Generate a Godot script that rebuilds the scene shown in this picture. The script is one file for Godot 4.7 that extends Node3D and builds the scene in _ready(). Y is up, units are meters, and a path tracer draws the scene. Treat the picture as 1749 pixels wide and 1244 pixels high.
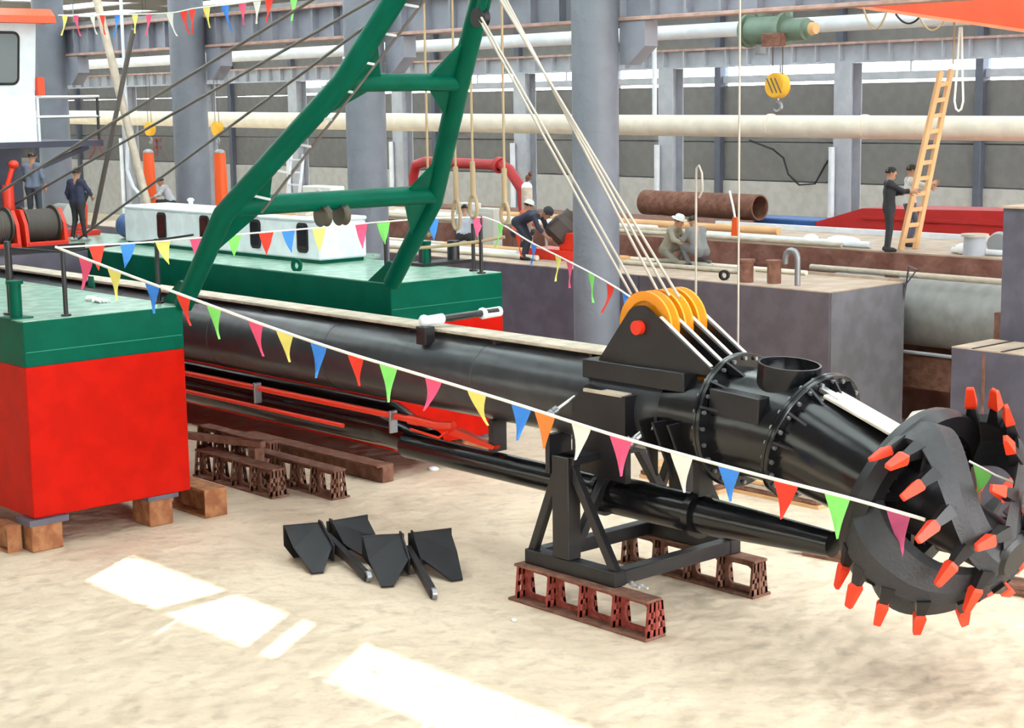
extends Node3D
# A cutter suction dredger on blocks in a fabrication hall. x runs along the dredger towards the cutter, y is up, z comes towards the photographer.

const FOCAL := 2861.0
const EYE := Vector3(0, 6.4, 0)
const ZC := -15.3          # centre line of the dredger
const DECK := 3.39         # deck of the painted pontoons
var right_v: Vector3
var up_v: Vector3
var front_v: Vector3
var M := {}
var used := {}

# ---------------------------------------------------------------- mesh helper
class MB:
	var v := PackedVector3Array()
	var n := PackedVector3Array()
	var c := PackedColorArray()
	var tint := Color(1, 1, 1)
	var tinted := false

	func t3(a: Vector3, b: Vector3, d: Vector3, na: Vector3, nb: Vector3, nd: Vector3) -> void:
		v.append(a); v.append(d); v.append(b)
		n.append(na); n.append(nd); n.append(nb)
		if tinted:
			c.append(tint); c.append(tint); c.append(tint)

	func tri(a: Vector3, b: Vector3, d: Vector3) -> void:
		var k := (b - a).cross(d - a).normalized()
		t3(a, b, d, k, k, k)

	func quad(a: Vector3, b: Vector3, d: Vector3, e: Vector3) -> void:
		tri(a, b, d); tri(a, d, e)

	func ot(a: Vector3, b: Vector3, d: Vector3, inside: Vector3) -> void:
		if (b - a).cross(d - a).dot((a + b + d) / 3.0 - inside) < 0.0:
			tri(a, d, b)
		else:
			tri(a, b, d)

	func oq(a: Vector3, b: Vector3, d: Vector3, e: Vector3, inside: Vector3) -> void:
		ot(a, b, d, inside); ot(a, d, e, inside)

	func qn(a: Vector3, b: Vector3, d: Vector3, e: Vector3, na: Vector3, nb: Vector3, nd: Vector3, ne: Vector3) -> void:
		t3(a, b, d, na, nb, nd); t3(a, d, e, na, nd, ne)

	func box(at: Vector3, s: Vector3, bs := Basis.IDENTITY, bev := 0.0) -> void:
		var h := s * 0.5
		var e := minf(bev, minf(h.x, minf(h.y, h.z)) * 0.9)
		var P := func(x: float, y: float, z: float) -> Vector3: return at + bs * Vector3(x, y, z)
		if e <= 0.0:
			for s1 in [-1.0, 1.0]:
				oq(P.call(s1 * h.x, -h.y, -h.z), P.call(s1 * h.x, h.y, -h.z), P.call(s1 * h.x, h.y, h.z), P.call(s1 * h.x, -h.y, h.z), at)
				oq(P.call(-h.x, s1 * h.y, -h.z), P.call(h.x, s1 * h.y, -h.z), P.call(h.x, s1 * h.y, h.z), P.call(-h.x, s1 * h.y, h.z), at)
				oq(P.call(-h.x, -h.y, s1 * h.z), P.call(h.x, -h.y, s1 * h.z), P.call(h.x, h.y, s1 * h.z), P.call(-h.x, h.y, s1 * h.z), at)
			return
		var g := h - Vector3(e, e, e)
		for s1 in [-1.0, 1.0]:
			oq(P.call(s1 * h.x, -g.y, -g.z), P.call(s1 * h.x, g.y, -g.z), P.call(s1 * h.x, g.y, g.z), P.call(s1 * h.x, -g.y, g.z), at)
			oq(P.call(-g.x, s1 * h.y, -g.z), P.call(g.x, s1 * h.y, -g.z), P.call(g.x, s1 * h.y, g.z), P.call(-g.x, s1 * h.y, g.z), at)
			oq(P.call(-g.x, -g.y, s1 * h.z), P.call(g.x, -g.y, s1 * h.z), P.call(g.x, g.y, s1 * h.z), P.call(-g.x, g.y, s1 * h.z), at)
			for s2 in [-1.0, 1.0]:
				oq(P.call(s1 * h.x, s2 * g.y, -g.z), P.call(s1 * h.x, s2 * g.y, g.z), P.call(s1 * g.x, s2 * h.y, g.z), P.call(s1 * g.x, s2 * h.y, -g.z), at)
				oq(P.call(-g.x, s1 * h.y, s2 * g.z), P.call(g.x, s1 * h.y, s2 * g.z), P.call(g.x, s1 * g.y, s2 * h.z), P.call(-g.x, s1 * g.y, s2 * h.z), at)
				oq(P.call(s1 * h.x, -g.y, s2 * g.z), P.call(s1 * h.x, g.y, s2 * g.z), P.call(s1 * g.x, g.y, s2 * h.z), P.call(s1 * g.x, -g.y, s2 * h.z), at)
				for s3 in [-1.0, 1.0]:
					ot(P.call(s1 * h.x, s2 * g.y, s3 * g.z), P.call(s1 * g.x, s2 * h.y, s3 * g.z), P.call(s1 * g.x, s2 * g.y, s3 * h.z), at)

	func span(lo: Vector3, hi: Vector3, bev := 0.0) -> void:
		box((lo + hi) * 0.5, (hi - lo).abs(), Basis.IDENTITY, bev)

	static func frame(d: Vector3) -> Basis:
		var z := d.normalized()
		var x := Vector3.UP.cross(z)
		if x.length() < 0.01:
			x = Vector3.RIGHT.cross(z)
		x = x.normalized()
		return Basis(x, z.cross(x), z)

	func beam(a: Vector3, b: Vector3, w: float, h: float, bev := 0.0) -> void:
		box((a + b) * 0.5, Vector3(w, h, (b - a).length()), frame(b - a), bev)

	func lathe(o: Vector3, ax: Vector3, prof: Array, k := 20) -> void:
		var f := frame(ax)
		for i in prof.size() - 1:
			var p: Vector2 = prof[i]
			var q: Vector2 = prof[i + 1]
			var dd := q - p
			if dd.length() < 1e-6: continue
			var nr := dd.x / dd.length()
			var na := -dd.y / dd.length()
			for j in k:
				var a0 := TAU * j / k
				var a1 := TAU * (j + 1) / k
				var u0 := f.x * cos(a0) + f.y * sin(a0)
				var u1 := f.x * cos(a1) + f.y * sin(a1)
				var n0 := u0 * nr + f.z * na
				var n1 := u1 * nr + f.z * na
				var A := o + f.z * p.x + u0 * p.y
				var B := o + f.z * p.x + u1 * p.y
				var D := o + f.z * q.x + u1 * q.y
				var E := o + f.z * q.x + u0 * q.y
				if p.y < 1e-5:
					t3(A, D, E, n0, n1, n0)
				elif q.y < 1e-5:
					t3(A, B, D, n0, n1, n1)
				else:
					qn(A, B, D, E, n0, n1, n1, n0)

	func cyl(a: Vector3, b: Vector3, r0: float, r1: float, k := 16, caps := true) -> void:
		var l := (b - a).length()
		var pr := [Vector2(0, r0), Vector2(l, r1)]
		if caps:
			pr = [Vector2(0, 0), Vector2(0, r0), Vector2(l, r1), Vector2(l, 0)]
		lathe(a, b - a, pr, k)

	func pipe(a: Vector3, b: Vector3, r: float, wall: float, k := 24) -> void:
		var l := (b - a).length()
		lathe(a, b - a, [Vector2(0, r - wall), Vector2(0, r), Vector2(l, r), Vector2(l, r - wall), Vector2(0, r - wall)], k)

	func ball(o: Vector3, r: Vector3, k := 12) -> void:
		var m := k / 2
		for i in m:
			for j in k:
				var q := []
				for e in [[i, j], [i, j + 1], [i + 1, j + 1], [i + 1, j]]:
					var th: float = PI * e[0] / m
					var ph: float = TAU * e[1] / k
					q.append(Vector3(sin(th) * cos(ph), cos(th), -sin(th) * sin(ph)))
				var p := []
				for e in q: p.append(o + e * r)
				var w := []
				for e in q: w.append((e / r).normalized())
				if i < m - 1: t3(p[0], p[3], p[2], w[0], w[3], w[2])
				if i > 0: t3(p[0], p[2], p[1], w[0], w[2], w[1])

	func tube(pts: Array, r, k := 8, caps := true) -> void:
		var N := pts.size()
		var f := frame(pts[1] - pts[0])
		var rings := []
		var norms := []
		for i in N:
			var d: Vector3
			if i == 0: d = pts[1] - pts[0]
			elif i == N - 1: d = pts[i] - pts[i - 1]
			else: d = (pts[i] - pts[i - 1]).normalized() + (pts[i + 1] - pts[i]).normalized()
			d = d.normalized()
			var x: Vector3 = f.x - d * f.x.dot(d)
			x = x.normalized()
			f = Basis(x, d.cross(x), d)
			var rr: float = r[i] if r is Array else r
			var ring := []
			var nn := []
			for j in k:
				var a := TAU * j / k
				var u := f.x * cos(a) + f.y * sin(a)
				nn.append(u); ring.append(pts[i] + u * rr)
			rings.append(ring); norms.append(nn)
		for i in N - 1:
			for j in k:
				var j2 := (j + 1) % k
				qn(rings[i][j], rings[i][j2], rings[i + 1][j2], rings[i + 1][j], norms[i][j], norms[i][j2], norms[i + 1][j2], norms[i + 1][j])
		if caps:
			for j in k:
				var j2 := (j + 1) % k
				tri(pts[0], rings[0][j2], rings[0][j])
				tri(pts[N - 1], rings[N - 1][j], rings[N - 1][j2])

	# polygon (in the plane o + ux, uy) pushed along w
	func prism(poly: PackedVector2Array, o: Vector3, ux: Vector3, uy: Vector3, w: Vector3) -> void:
		var pl := poly
		if Geometry2D.is_polygon_clockwise(pl):
			pl = pl.duplicate(); pl.reverse()
		var flip := ux.cross(uy).dot(w) > 0.0
		var idx := Geometry2D.triangulate_polygon(pl)
		var P := []
		for p in pl: P.append(o + ux * p.x + uy * p.y)
		for i in range(0, idx.size(), 3):
			var a: Vector3 = P[idx[i]]
			var b: Vector3 = P[idx[i + 1]]
			var d: Vector3 = P[idx[i + 2]]
			if ((b - a).cross(d - a).dot(w) > 0.0):
				tri(a, d, b); tri(a + w, b + w, d + w)
			else:
				tri(a, b, d); tri(a + w, d + w, b + w)
		for i in P.size():
			var a: Vector3 = P[i]
			var b: Vector3 = P[(i + 1) % P.size()]
			if flip: quad(a, b, b + w, a + w)
			else: quad(b, a, a + w, b + w)

	func mesh() -> ArrayMesh:
		var arr := []
		arr.resize(Mesh.ARRAY_MAX)
		arr[Mesh.ARRAY_VERTEX] = v
		arr[Mesh.ARRAY_NORMAL] = n
		if tinted: arr[Mesh.ARRAY_COLOR] = c
		var m := ArrayMesh.new()
		m.add_surface_from_arrays(Mesh.PRIMITIVE_TRIANGLES, arr)
		return m

# ---------------------------------------------------------------- scene helpers
func ray(x: float, y: float) -> Vector3:
	return front_v + right_v * ((x - 874.5) / FOCAL) - up_v * ((y - 622.0) / FOCAL)
func pz(x: float, y: float, z: float) -> Vector3:   # the point on the plane z seen at pixel x, y of the photograph
	var r := ray(x, y)
	return EYE + r * (z / r.z)
func py(x: float, y: float, h: float) -> Vector3:
	var r := ray(x, y)
	return EYE + r * ((h - EYE.y) / r.y)
func px(x: float, y: float, at: float) -> Vector3:
	var r := ray(x, y)
	return EYE + r * (at / r.x)
func pplane(x: float, y: float, a: Vector3, b: Vector3) -> Vector3:   # on the upright plane through a and b
	var nn := (b - a).cross(Vector3.UP)
	var r := ray(x, y)
	return EYE + r * ((a - EYE).dot(nn) / r.dot(nn))

func numbered(nm: String) -> String:
	if not used.has(nm):
		used[nm] = 0
		return nm
	used[nm] += 1
	return "%s_%03d" % [nm, used[nm]]

func thing(nm: String, label: String, category: String, at := Vector3.ZERO, group := "") -> Node3D:
	var o := Node3D.new()
	o.name = numbered(nm)
	o.position = at
	add_child(o)
	o.set_meta("label", label)
	o.set_meta("category", category)
	if group: o.set_meta("group", group)
	return o

func setting(nm: String, label: String) -> Node3D:
	var o := Node3D.new()
	o.name = nm
	add_child(o)
	o.set_meta("kind", "structure")
	o.set_meta("label", label)
	return o

func put(nm: String, mesh: Mesh, mat: Material, par: Node3D, label := "") -> MeshInstance3D:
	var o := MeshInstance3D.new()
	o.name = nm
	o.mesh = mesh
	o.material_override = mat
	par.add_child(o, true)
	var off := Vector3.ZERO
	var p: Node = par
	while p != self:
		off += p.position
		p = p.get_parent()
	o.position = -off
	if label: o.set_meta("label", label)
	return o

func part(nm: String, mb: MB, mat: Material, par: Node3D, label := "") -> MeshInstance3D:
	return put(nm, mb.mesh(), mat, par, label)

func one_box(nm, lo: Vector3, hi: Vector3, mat, par, bev := 0.0) -> MeshInstance3D:
	var b := MB.new()
	b.span(lo, hi, bev)
	return part(nm, b, mat, par)

# ---------------------------------------------------------------- materials
func noise_image(seed_: int, freq: float, oct: int, size: int) -> Image:
	var f := FastNoiseLite.new()
	f.seed = seed_
	f.noise_type = FastNoiseLite.TYPE_SIMPLEX_SMOOTH
	f.frequency = freq
	f.fractal_octaves = oct
	return f.get_seamless_image(size, size)

func mottle(seed_: int, freq: float, oct: int, size: int, a: Color, b: Color, lo := 0.3, hi := 0.7) -> ImageTexture:
	var im := noise_image(seed_, freq, oct, size)
	var out := Image.create(size, size, true, Image.FORMAT_RGB8)
	for y in size:
		for x in size:
			out.set_pixel(x, y, a.lerp(b, smoothstep(lo, hi, im.get_pixel(x, y).r)))
	out.generate_mipmaps()
	return ImageTexture.create_from_image(out)

func bumps(seed_: int, freq: float, oct: int, size: int, strength: float) -> ImageTexture:
	var im := noise_image(seed_, freq, oct, size)
	im.convert(Image.FORMAT_RGBA8)
	im.bump_map_to_normal_map(strength)
	im.generate_mipmaps()
	return ImageTexture.create_from_image(im)

var tex := {}
func mat(nm: String, col: Color, rough: float, metal := 0.0, colour_tex := "", normal_tex := "", nscale := 0.3, scale := 0.5) -> StandardMaterial3D:
	var m := StandardMaterial3D.new()
	m.resource_name = nm
	m.albedo_color = col
	m.roughness = rough
	m.metallic = metal
	m.uv1_triplanar = true
	m.uv1_world_triplanar = true
	m.uv1_scale = Vector3(scale, scale, scale)
	if colour_tex: m.albedo_texture = tex[colour_tex]
	if normal_tex:
		m.normal_enabled = true
		m.normal_texture = tex[normal_tex]
		m.normal_scale = nscale
	M[nm] = m
	return m

func c8(r: int, g: int, b: int) -> Color:
	return Color(r / 255.0, g / 255.0, b / 255.0)

func make_materials() -> void:
	tex.soft = mottle(11, 0.012, 4, 256, Color(0.95, 0.95, 0.95), Color(1, 1, 1), 0.25, 0.75)
	tex.dusty = mottle(12, 0.02, 5, 256, Color(0.9, 0.9, 0.89), Color(1, 1, 1), 0.2, 0.8)
	tex.rust = mottle(13, 0.025, 5, 256, c8(214, 186, 172), c8(255, 246, 236), 0.2, 0.8)
	tex.rough_n = bumps(14, 0.06, 4, 256, 6.0)
	tex.wave_n = bumps(15, 0.015, 3, 256, 5.0)
	tex.floor_c = floor_texture()
	mat("floor", c8(230, 214, 196), 0.82, 0.0, "floor_c", "rough_n", 0.25, 0.11)
	mat("green", c8(2, 86, 66), 0.36, 0.0, "soft", "wave_n", 0.06)
	mat("deck_green_sheen", c8(152, 190, 170), 0.25, 0.0, "dusty", "wave_n", 0.08)  # sky reflection on glossy green paint is put into this pale colour
	mat("red", c8(192, 22, 8), 0.42, 0.0, "soft", "wave_n", 0.06)
	mat("seam", c8(24, 122, 98), 0.35)
	mat("black", c8(22, 23, 27), 0.2, 0.0, "dusty", "wave_n", 0.1)
	mat("black_flat", c8(24, 22, 27), 0.4, 0.0, "dusty", "wave_n", 0.1)
	mat("plank", c8(202, 188, 170), 0.7, 0.0, "dusty", "rough_n", 0.3)
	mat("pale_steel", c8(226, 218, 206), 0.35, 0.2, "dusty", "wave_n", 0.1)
	mat("orange", c8(246, 152, 12), 0.4, 0.0, "soft")
	mat("tooth", c8(246, 62, 26), 0.5, 0.0, "soft")
	mat("hydraulic_red", c8(226, 52, 24), 0.35)
	mat("steel", c8(150, 152, 156), 0.35, 0.8, "soft")
	mat("bright_steel", c8(226, 226, 228), 0.28, 0.85)
	mat("column", c8(114, 118, 129), 0.5, 0.0, "soft", "rough_n", 0.12)
	mat("girder", c8(140, 142, 154), 0.55, 0.0, "soft")
	mat("flange_rust", c8(186, 152, 142), 0.7, 0.0, "dusty")
	mat("pale_girder", c8(176, 178, 186), 0.55, 0.0, "soft")
	mat("wall_sheet", c8(116, 113, 112), 0.6, 0.0, "soft")
	mat("plaster", c8(186, 182, 178), 0.9, 0.0, "soft")
	mat("wall_post", c8(88, 92, 106), 0.55, 0.0, "soft")
	mat("cream_pipe", c8(232, 222, 204), 0.5, 0.0, "soft")
	mat("white_paint", c8(232, 236, 242), 0.35, 0.0, "soft")
	mat("white", c8(244, 244, 244), 0.5)
	mat("roof_orange", c8(240, 74, 30), 0.4)
	mat("rubber", c8(18, 18, 20), 0.6)
	mat("dark_glass", c8(26, 28, 32), 0.08)
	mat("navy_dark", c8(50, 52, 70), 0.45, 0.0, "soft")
	mat("rust_red", c8(160, 72, 62), 0.75, 0.0, "rust", "rough_n", 0.3, 1.2)
	mat("rust_brown", c8(132, 96, 82), 0.8, 0.0, "rust", "rough_n", 0.3)
	mat("brown_barge", c8(142, 100, 90), 0.75, 0.0, "rust", "rough_n", 0.2, 0.2)
	mat("wood_block", c8(172, 122, 84), 0.8, 0.0, "rust", "rough_n", 0.3, 0.5)
	mat("wood_ladder", c8(226, 176, 124), 0.7, 0.0, "soft")
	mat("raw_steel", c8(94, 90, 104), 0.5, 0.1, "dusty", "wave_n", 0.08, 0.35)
	mat("raw_steel_lit_top", c8(190, 166, 146), 0.6, 0.1, "dusty", "wave_n", 0.08, 0.35)  # paler copy of the raw steel: light on top faces put into colour
	mat("tank", c8(150, 148, 146), 0.55, 0.1, "dusty")
	mat("wire", c8(190, 180, 168), 0.5, 0.4)
	mat("dark_wire", c8(104, 98, 94), 0.6, 0.2)
	mat("rope", c8(172, 150, 118), 0.85)
	mat("white_cord", c8(240, 236, 228), 0.8)
	mat("boat_red", c8(182, 32, 30), 0.5, 0.0, "soft")
	mat("blue", c8(52, 96, 160), 0.5, 0.0, "soft")
	mat("dark_red_pipe", c8(176, 40, 44), 0.45, 0.0, "soft")
	mat("winch_red", c8(232, 50, 24), 0.4, 0.0, "soft")
	mat("drum", c8(96, 90, 80), 0.5, 0.5, "dusty")
	mat("yellow", c8(236, 176, 44), 0.5, 0.0, "soft")
	mat("post_orange", c8(244, 92, 30), 0.45)
	mat("hoist_green", c8(112, 132, 116), 0.55, 0.0, "dusty")
	mat("crane_orange", c8(248, 92, 56), 0.45, 0.0, "soft")
	mat("grey_plastic", c8(206, 204, 196), 0.55)
	mat("hair", c8(24, 20, 18), 0.7)
	mat("hat", c8(206, 206, 200), 0.7)
	mat("helmet_orange", c8(224, 92, 52), 0.5)
	for nm in ["green", "red"]: M[nm].metallic_specular = 0.2
	mat("black_dusty_sheen", c8(58, 59, 64), 0.28, 0.0, "dusty", "wave_n", 0.12)  # dusty black, lifted further to carry the broad sheen of the tube
	var sk := mat("figure", Color(1, 1, 1), 0.8)
	sk.vertex_color_use_as_albedo = true
	sk.uv1_triplanar = false
	var pane := StandardMaterial3D.new()
	pane.resource_name = "pane"
	pane.albedo_color = Color(0.9, 0.95, 0.95, 0.12)
	pane.transparency = BaseMaterial3D.TRANSPARENCY_ALPHA
	pane.roughness = 0.05
	M.pane = pane
	var tl := StandardMaterial3D.new()
	tl.resource_name = "daylight_sheet"
	tl.albedo_color = c8(238, 238, 232)
	tl.roughness = 0.8
	tl.backlight_enabled = true
	tl.backlight = Color(1, 1, 0.97)
	M.daylight_sheet = tl
	var td := tl.duplicate()
	td.resource_name = "daylight_sheet_fill"
	td.backlight = Color(0.9, 0.9, 0.87)
	M.daylight_sheet_fill = td
	for f in [["pink", c8(246, 96, 140)], ["yellow", c8(246, 236, 130)], ["blue", c8(66, 148, 238)], ["red", c8(246, 66, 44)], ["green", c8(150, 240, 124)], ["white", c8(246, 244, 236)], ["orange", c8(250, 150, 70)], ["magenta", c8(190, 80, 124)]]:
		var fm := StandardMaterial3D.new()
		fm.resource_name = "flag_" + f[0]
		fm.albedo_color = f[1]
		fm.roughness = 0.7
		fm.backlight_enabled = true
		fm.backlight = f[1] * 0.7
		M["flag_" + f[0]] = fm

func floor_texture() -> ImageTexture:
	var size := 1024
	var a := noise_image(21, 0.004, 4, size)
	var b := noise_image(22, 0.02, 5, size)
	var d := noise_image(23, 0.12, 3, size)
	var out := Image.create(size, size, true, Image.FORMAT_RGB8)
	var light := c8(250, 243, 232)
	var mid := c8(240, 232, 220)
	var dark := c8(216, 208, 198)
	for y in size:
		for x in size:
			var k := mid.lerp(light, smoothstep(0.35, 0.65, a.get_pixel(x, y).r))
			k = k.lerp(dark, 0.55 * smoothstep(0.56, 0.8, b.get_pixel(x, y).r))
			k = k.lerp(light, 0.35 * smoothstep(0.6, 0.8, 1.0 - b.get_pixel(x, y).r))
			k = k.lerp(dark, 0.25 * smoothstep(0.55, 0.85, d.get_pixel(x, y).r))
			out.set_pixel(x, y, k)
	out.generate_mipmaps()
	return ImageTexture.create_from_image(out)

# ---------------------------------------------------------------- camera and light
func make_camera_and_light() -> void:
	var yaw := 0.8417
	var pitch := 0.15537
	var roll := -0.0150
	var fh := Vector3(-sin(yaw), 0, -cos(yaw))
	var rt := Vector3(cos(yaw), 0, -sin(yaw))
	front_v = fh * cos(pitch) - Vector3.UP * sin(pitch)
	var u := Vector3.UP * cos(pitch) + fh * sin(pitch)
	right_v = rt * cos(roll) + u * sin(roll)
	up_v = u * cos(roll) - rt * sin(roll)
	var cam := Camera3D.new()
	cam.name = "camera"
	cam.fov = rad_to_deg(2.0 * atan(622.0 / FOCAL))
	cam.near = 0.1
	cam.far = 400.0
	cam.transform = Transform3D(Basis(right_v, up_v, -front_v), EYE)
	add_child(cam)
	cam.current = true
	# sky: bright thin overcast
	var sm := ProceduralSkyMaterial.new()
	sm.sky_top_color = Color(0.82, 0.9, 1.0)
	sm.sky_horizon_color = Color(1.0, 0.985, 0.96)
	sm.ground_bottom_color = Color(0.62, 0.6, 0.57)
	sm.ground_horizon_color = Color(0.78, 0.77, 0.75)
	sm.sky_energy_multiplier = 3.6
	sm.ground_energy_multiplier = 2.2
	sm.sun_angle_max = 1.0
	var sky := Sky.new()
	sky.sky_material = sm
	var env := Environment.new()
	env.background_mode = Environment.BG_SKY
	env.sky = sky
	env.tonemap_mode = Environment.TONE_MAPPER_LINEAR
	env.tonemap_exposure = 0.85
	env.sdfgi_enabled = true
	env.ssao_enabled = true
	env.ssil_enabled = true
	var we := WorldEnvironment.new()
	we.name = "environment"
	we.environment = env
	add_child(we)
	# the sun stands behind the photographer's side wall and comes in through its window strip
	var sun := DirectionalLight3D.new()
	sun.name = "sun"
	var el := atan(0.37)
	var to_sun := Vector3(0.558 * cos(el), sin(el), 0.83 * cos(el))
	sun.basis = Basis.looking_at(-to_sun, Vector3.UP)
	sun.light_energy = 9.0
	sun.light_color = Color(1.0, 0.97, 0.9)
	sun.light_angular_distance = 0.2
	sun.shadow_enabled = true
	add_child(sun)

# ---------------------------------------------------------------- hall
const X0 := -112.0
const X1 := 30.0
const ROOF := 10.8
const ZFAR := -50.0
const ZNEAR := 6.0

func make_hall() -> void:
	var fl := setting("floor", "dusty beige concrete floor of the hall")
	one_box("slab", Vector3(X0, -0.3, ZFAR - 1), Vector3(X1 + 20, 0, ZNEAR + 0.3), M.floor, fl)
	# far wall: bays of sheet panels between dark posts, with two strips of glazing
	var wf := setting("wall_far", "far long wall of grey sheet panels above a pale plastered base")
	var bay := 5.8
	var k := 0
	var x := -113.2
	while x < X1:
		var a := x + 0.14
		var b := x + bay - 0.14
		one_box("plaster_base", Vector3(a, 0, ZFAR - 0.25), Vector3(b, 3.25, ZFAR), M.plaster, wf, 0.01)
		one_box("sheet_panel", Vector3(a, 3.28, ZFAR - 0.2), Vector3(b, 4.72, ZFAR - 0.06), M.wall_sheet, wf, 0.015)
		one_box("sheet_panel", Vector3(a, 4.75, ZFAR - 0.2), Vector3(b, 6.88, ZFAR - 0.06), M.wall_sheet, wf, 0.015)
		one_box("backing_sheet", Vector3(a, 3.1, ZFAR - 0.3), Vector3(b, 6.88, ZFAR - 0.21), M.wall_post, wf)
		if x < -73.0:
			one_box("sheet_panel", Vector3(a, 6.9, ZFAR - 0.2), Vector3(b, ROOF, ZFAR - 0.06), M.wall_sheet, wf, 0.015)
			one_box("wall_post", Vector3(x - 0.15, 0, ZFAR - 0.3), Vector3(x + 0.15, ROOF, ZFAR + 0.2), M.wall_post, wf, 0.02)
			x += bay
			continue
		one_box("window_rail", Vector3(a, 6.98, ZFAR - 0.25), Vector3(b, 7.26, ZFAR + 0.02), M.pale_girder, wf, 0.01)
		one_box("sheet_panel", Vector3(a, 7.86, ZFAR - 0.2), Vector3(b, ROOF, ZFAR - 0.06), M.wall_sheet, wf, 0.015)
		one_box("wall_post", Vector3(x - 0.15, 0, ZFAR - 0.3), Vector3(x + 0.15, ROOF, ZFAR + 0.2), M.wall_post, wf, 0.02)
		k += 1
		var w := setting("window_%d" % k, "long glazed strip in the far wall between two posts")
		one_box("pane", Vector3(a, 7.26, ZFAR - 0.12), Vector3(b, 7.86, ZFAR - 0.11), M.pane, w)
		one_box("pane", Vector3(a, 6.88, ZFAR - 0.12), Vector3(b, 6.98, ZFAR - 0.11), M.pane, w)
		one_box("mullion", Vector3((a + b) / 2 - 0.04, 7.26, ZFAR - 0.16), Vector3((a + b) / 2 + 0.04, 7.86, ZFAR - 0.06), M.pale_girder, w)
		x += bay
	# red painted slogan character on the far wall
	var zz := ZFAR - 0.04
	for seg in [[157, 238, 175, 238], [157, 249, 175, 249], [157, 238, 157, 249], [175, 238, 175, 249], [162, 253, 152, 270], [170, 253, 179, 268], [262, 240, 274, 240], [268, 236, 268, 266], [262, 252, 275, 252]]:
		var st := MB.new()
		st.beam(pz(seg[0], seg[1], zz), pz(seg[2], seg[3], zz), 0.02, 0.16)
		part("painted_stroke", st, M.faded_red, wf)
	# end wall far to the left
	var wl := setting("wall_left", "grey end wall at the far end of the hall")
	one_box("sheet_panel", Vector3(X0 - 0.3, 0, ZFAR), Vector3(X0, ROOF, ZNEAR), M.wall_sheet, wl)
	# roof with translucent strips
	var ce := setting("ceiling", "grey sheet roof with translucent daylight strips")
	var rows := [-47.3, -43.6, -39.8, -36.0, -32.2, -28.4, -24.6, -20.8, -17.0, -13.2, -9.4]
	var zprev := ZFAR - 0.3
	for i in rows.size():
		var hw := 1.55 if rows[i] > -26.0 and rows[i] < -10.0 else 1.0
		var z0: float = rows[i] - hw
		var z1: float = rows[i] + hw
		one_box("roof_sheet", Vector3(X0, ROOF, zprev), Vector3(X1, ROOF + 0.15, z0), M.wall_sheet, ce)
		var xs := X0
		var st := -105.4 + (4.8 if i % 2 == 1 else 0.0)
		while st < X1 - 6.8:
			one_box("roof_sheet", Vector3(xs, ROOF, z0), Vector3(st, ROOF + 0.15, z1), M.wall_sheet, ce)
			one_box("daylight_sheet", Vector3(st, ROOF + 0.05, z0), Vector3(st + 6.6, ROOF + 0.06, z1), M.daylight_sheet, ce)
			xs = st + 6.6
			st += 9.7
		one_box("roof_sheet", Vector3(xs, ROOF, z0), Vector3(X1, ROOF + 0.15, z1), M.wall_sheet, ce)
		zprev = z1
	one_box("roof_sheet", Vector3(X0, ROOF, zprev), Vector3(X1, ROOF + 0.15, ZNEAR + 0.3), M.wall_sheet, ce)
	# unseen near side wall: translucent sheets added for soft fill light, and an open window strip through which the sun falls
	var wn := setting("wall_near", "unseen side wall with translucent sheets added for soft light and an open window strip")
	x = X0
	var y0 := 7.33
	var y1 := 7.855
	while x < X1:
		one_box("daylight_sheet", Vector3(x, 3.22, ZNEAR), Vector3(x + 4.95, y0, ZNEAR + 0.02), M.daylight_sheet_fill, wn)
		one_box("sheet_panel", Vector3(x, 1.2, ZNEAR), Vector3(x + 4.95, 3.2, ZNEAR + 0.1), M.wall_sheet, wn)
		one_box("wall_post", Vector3(x - 0.06, 0, ZNEAR + 0.02), Vector3(x + 0.06, 7.1, ZNEAR + 0.16), M.wall_post, wn)
		one_box("plaster_base", Vector3(x, 0, ZNEAR), Vector3(x + 5.0, 1.2, ZNEAR + 0.2), M.plaster, wn)
		x += 5.0
	one_box("sheet_panel", Vector3(X0, y1, ZNEAR), Vector3(X1, ROOF, ZNEAR + 0.1), M.wall_sheet, wn)
	var solid := [[X0, -9.46], [-5.41, -5.16], [-4.81, -3.86], [4.7, X1]]
	for s in solid:
		one_box("sheet_panel", Vector3(s[0], y0, ZNEAR), Vector3(s[1], y1, ZNEAR + 0.1), M.wall_sheet, wn)
	var br := MB.new()
	br.prism(PackedVector2Array([Vector2(-7.59, y0), Vector2(-7.31, y0), Vector2(-6.61, y1), Vector2(-6.91, y1)]), Vector3(0, 0, ZNEAR), Vector3.RIGHT, Vector3.UP, Vector3(0, 0, 0.08))
	part("brace", br, M.wall_post, wn)
	make_columns()
	make_girders()

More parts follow.
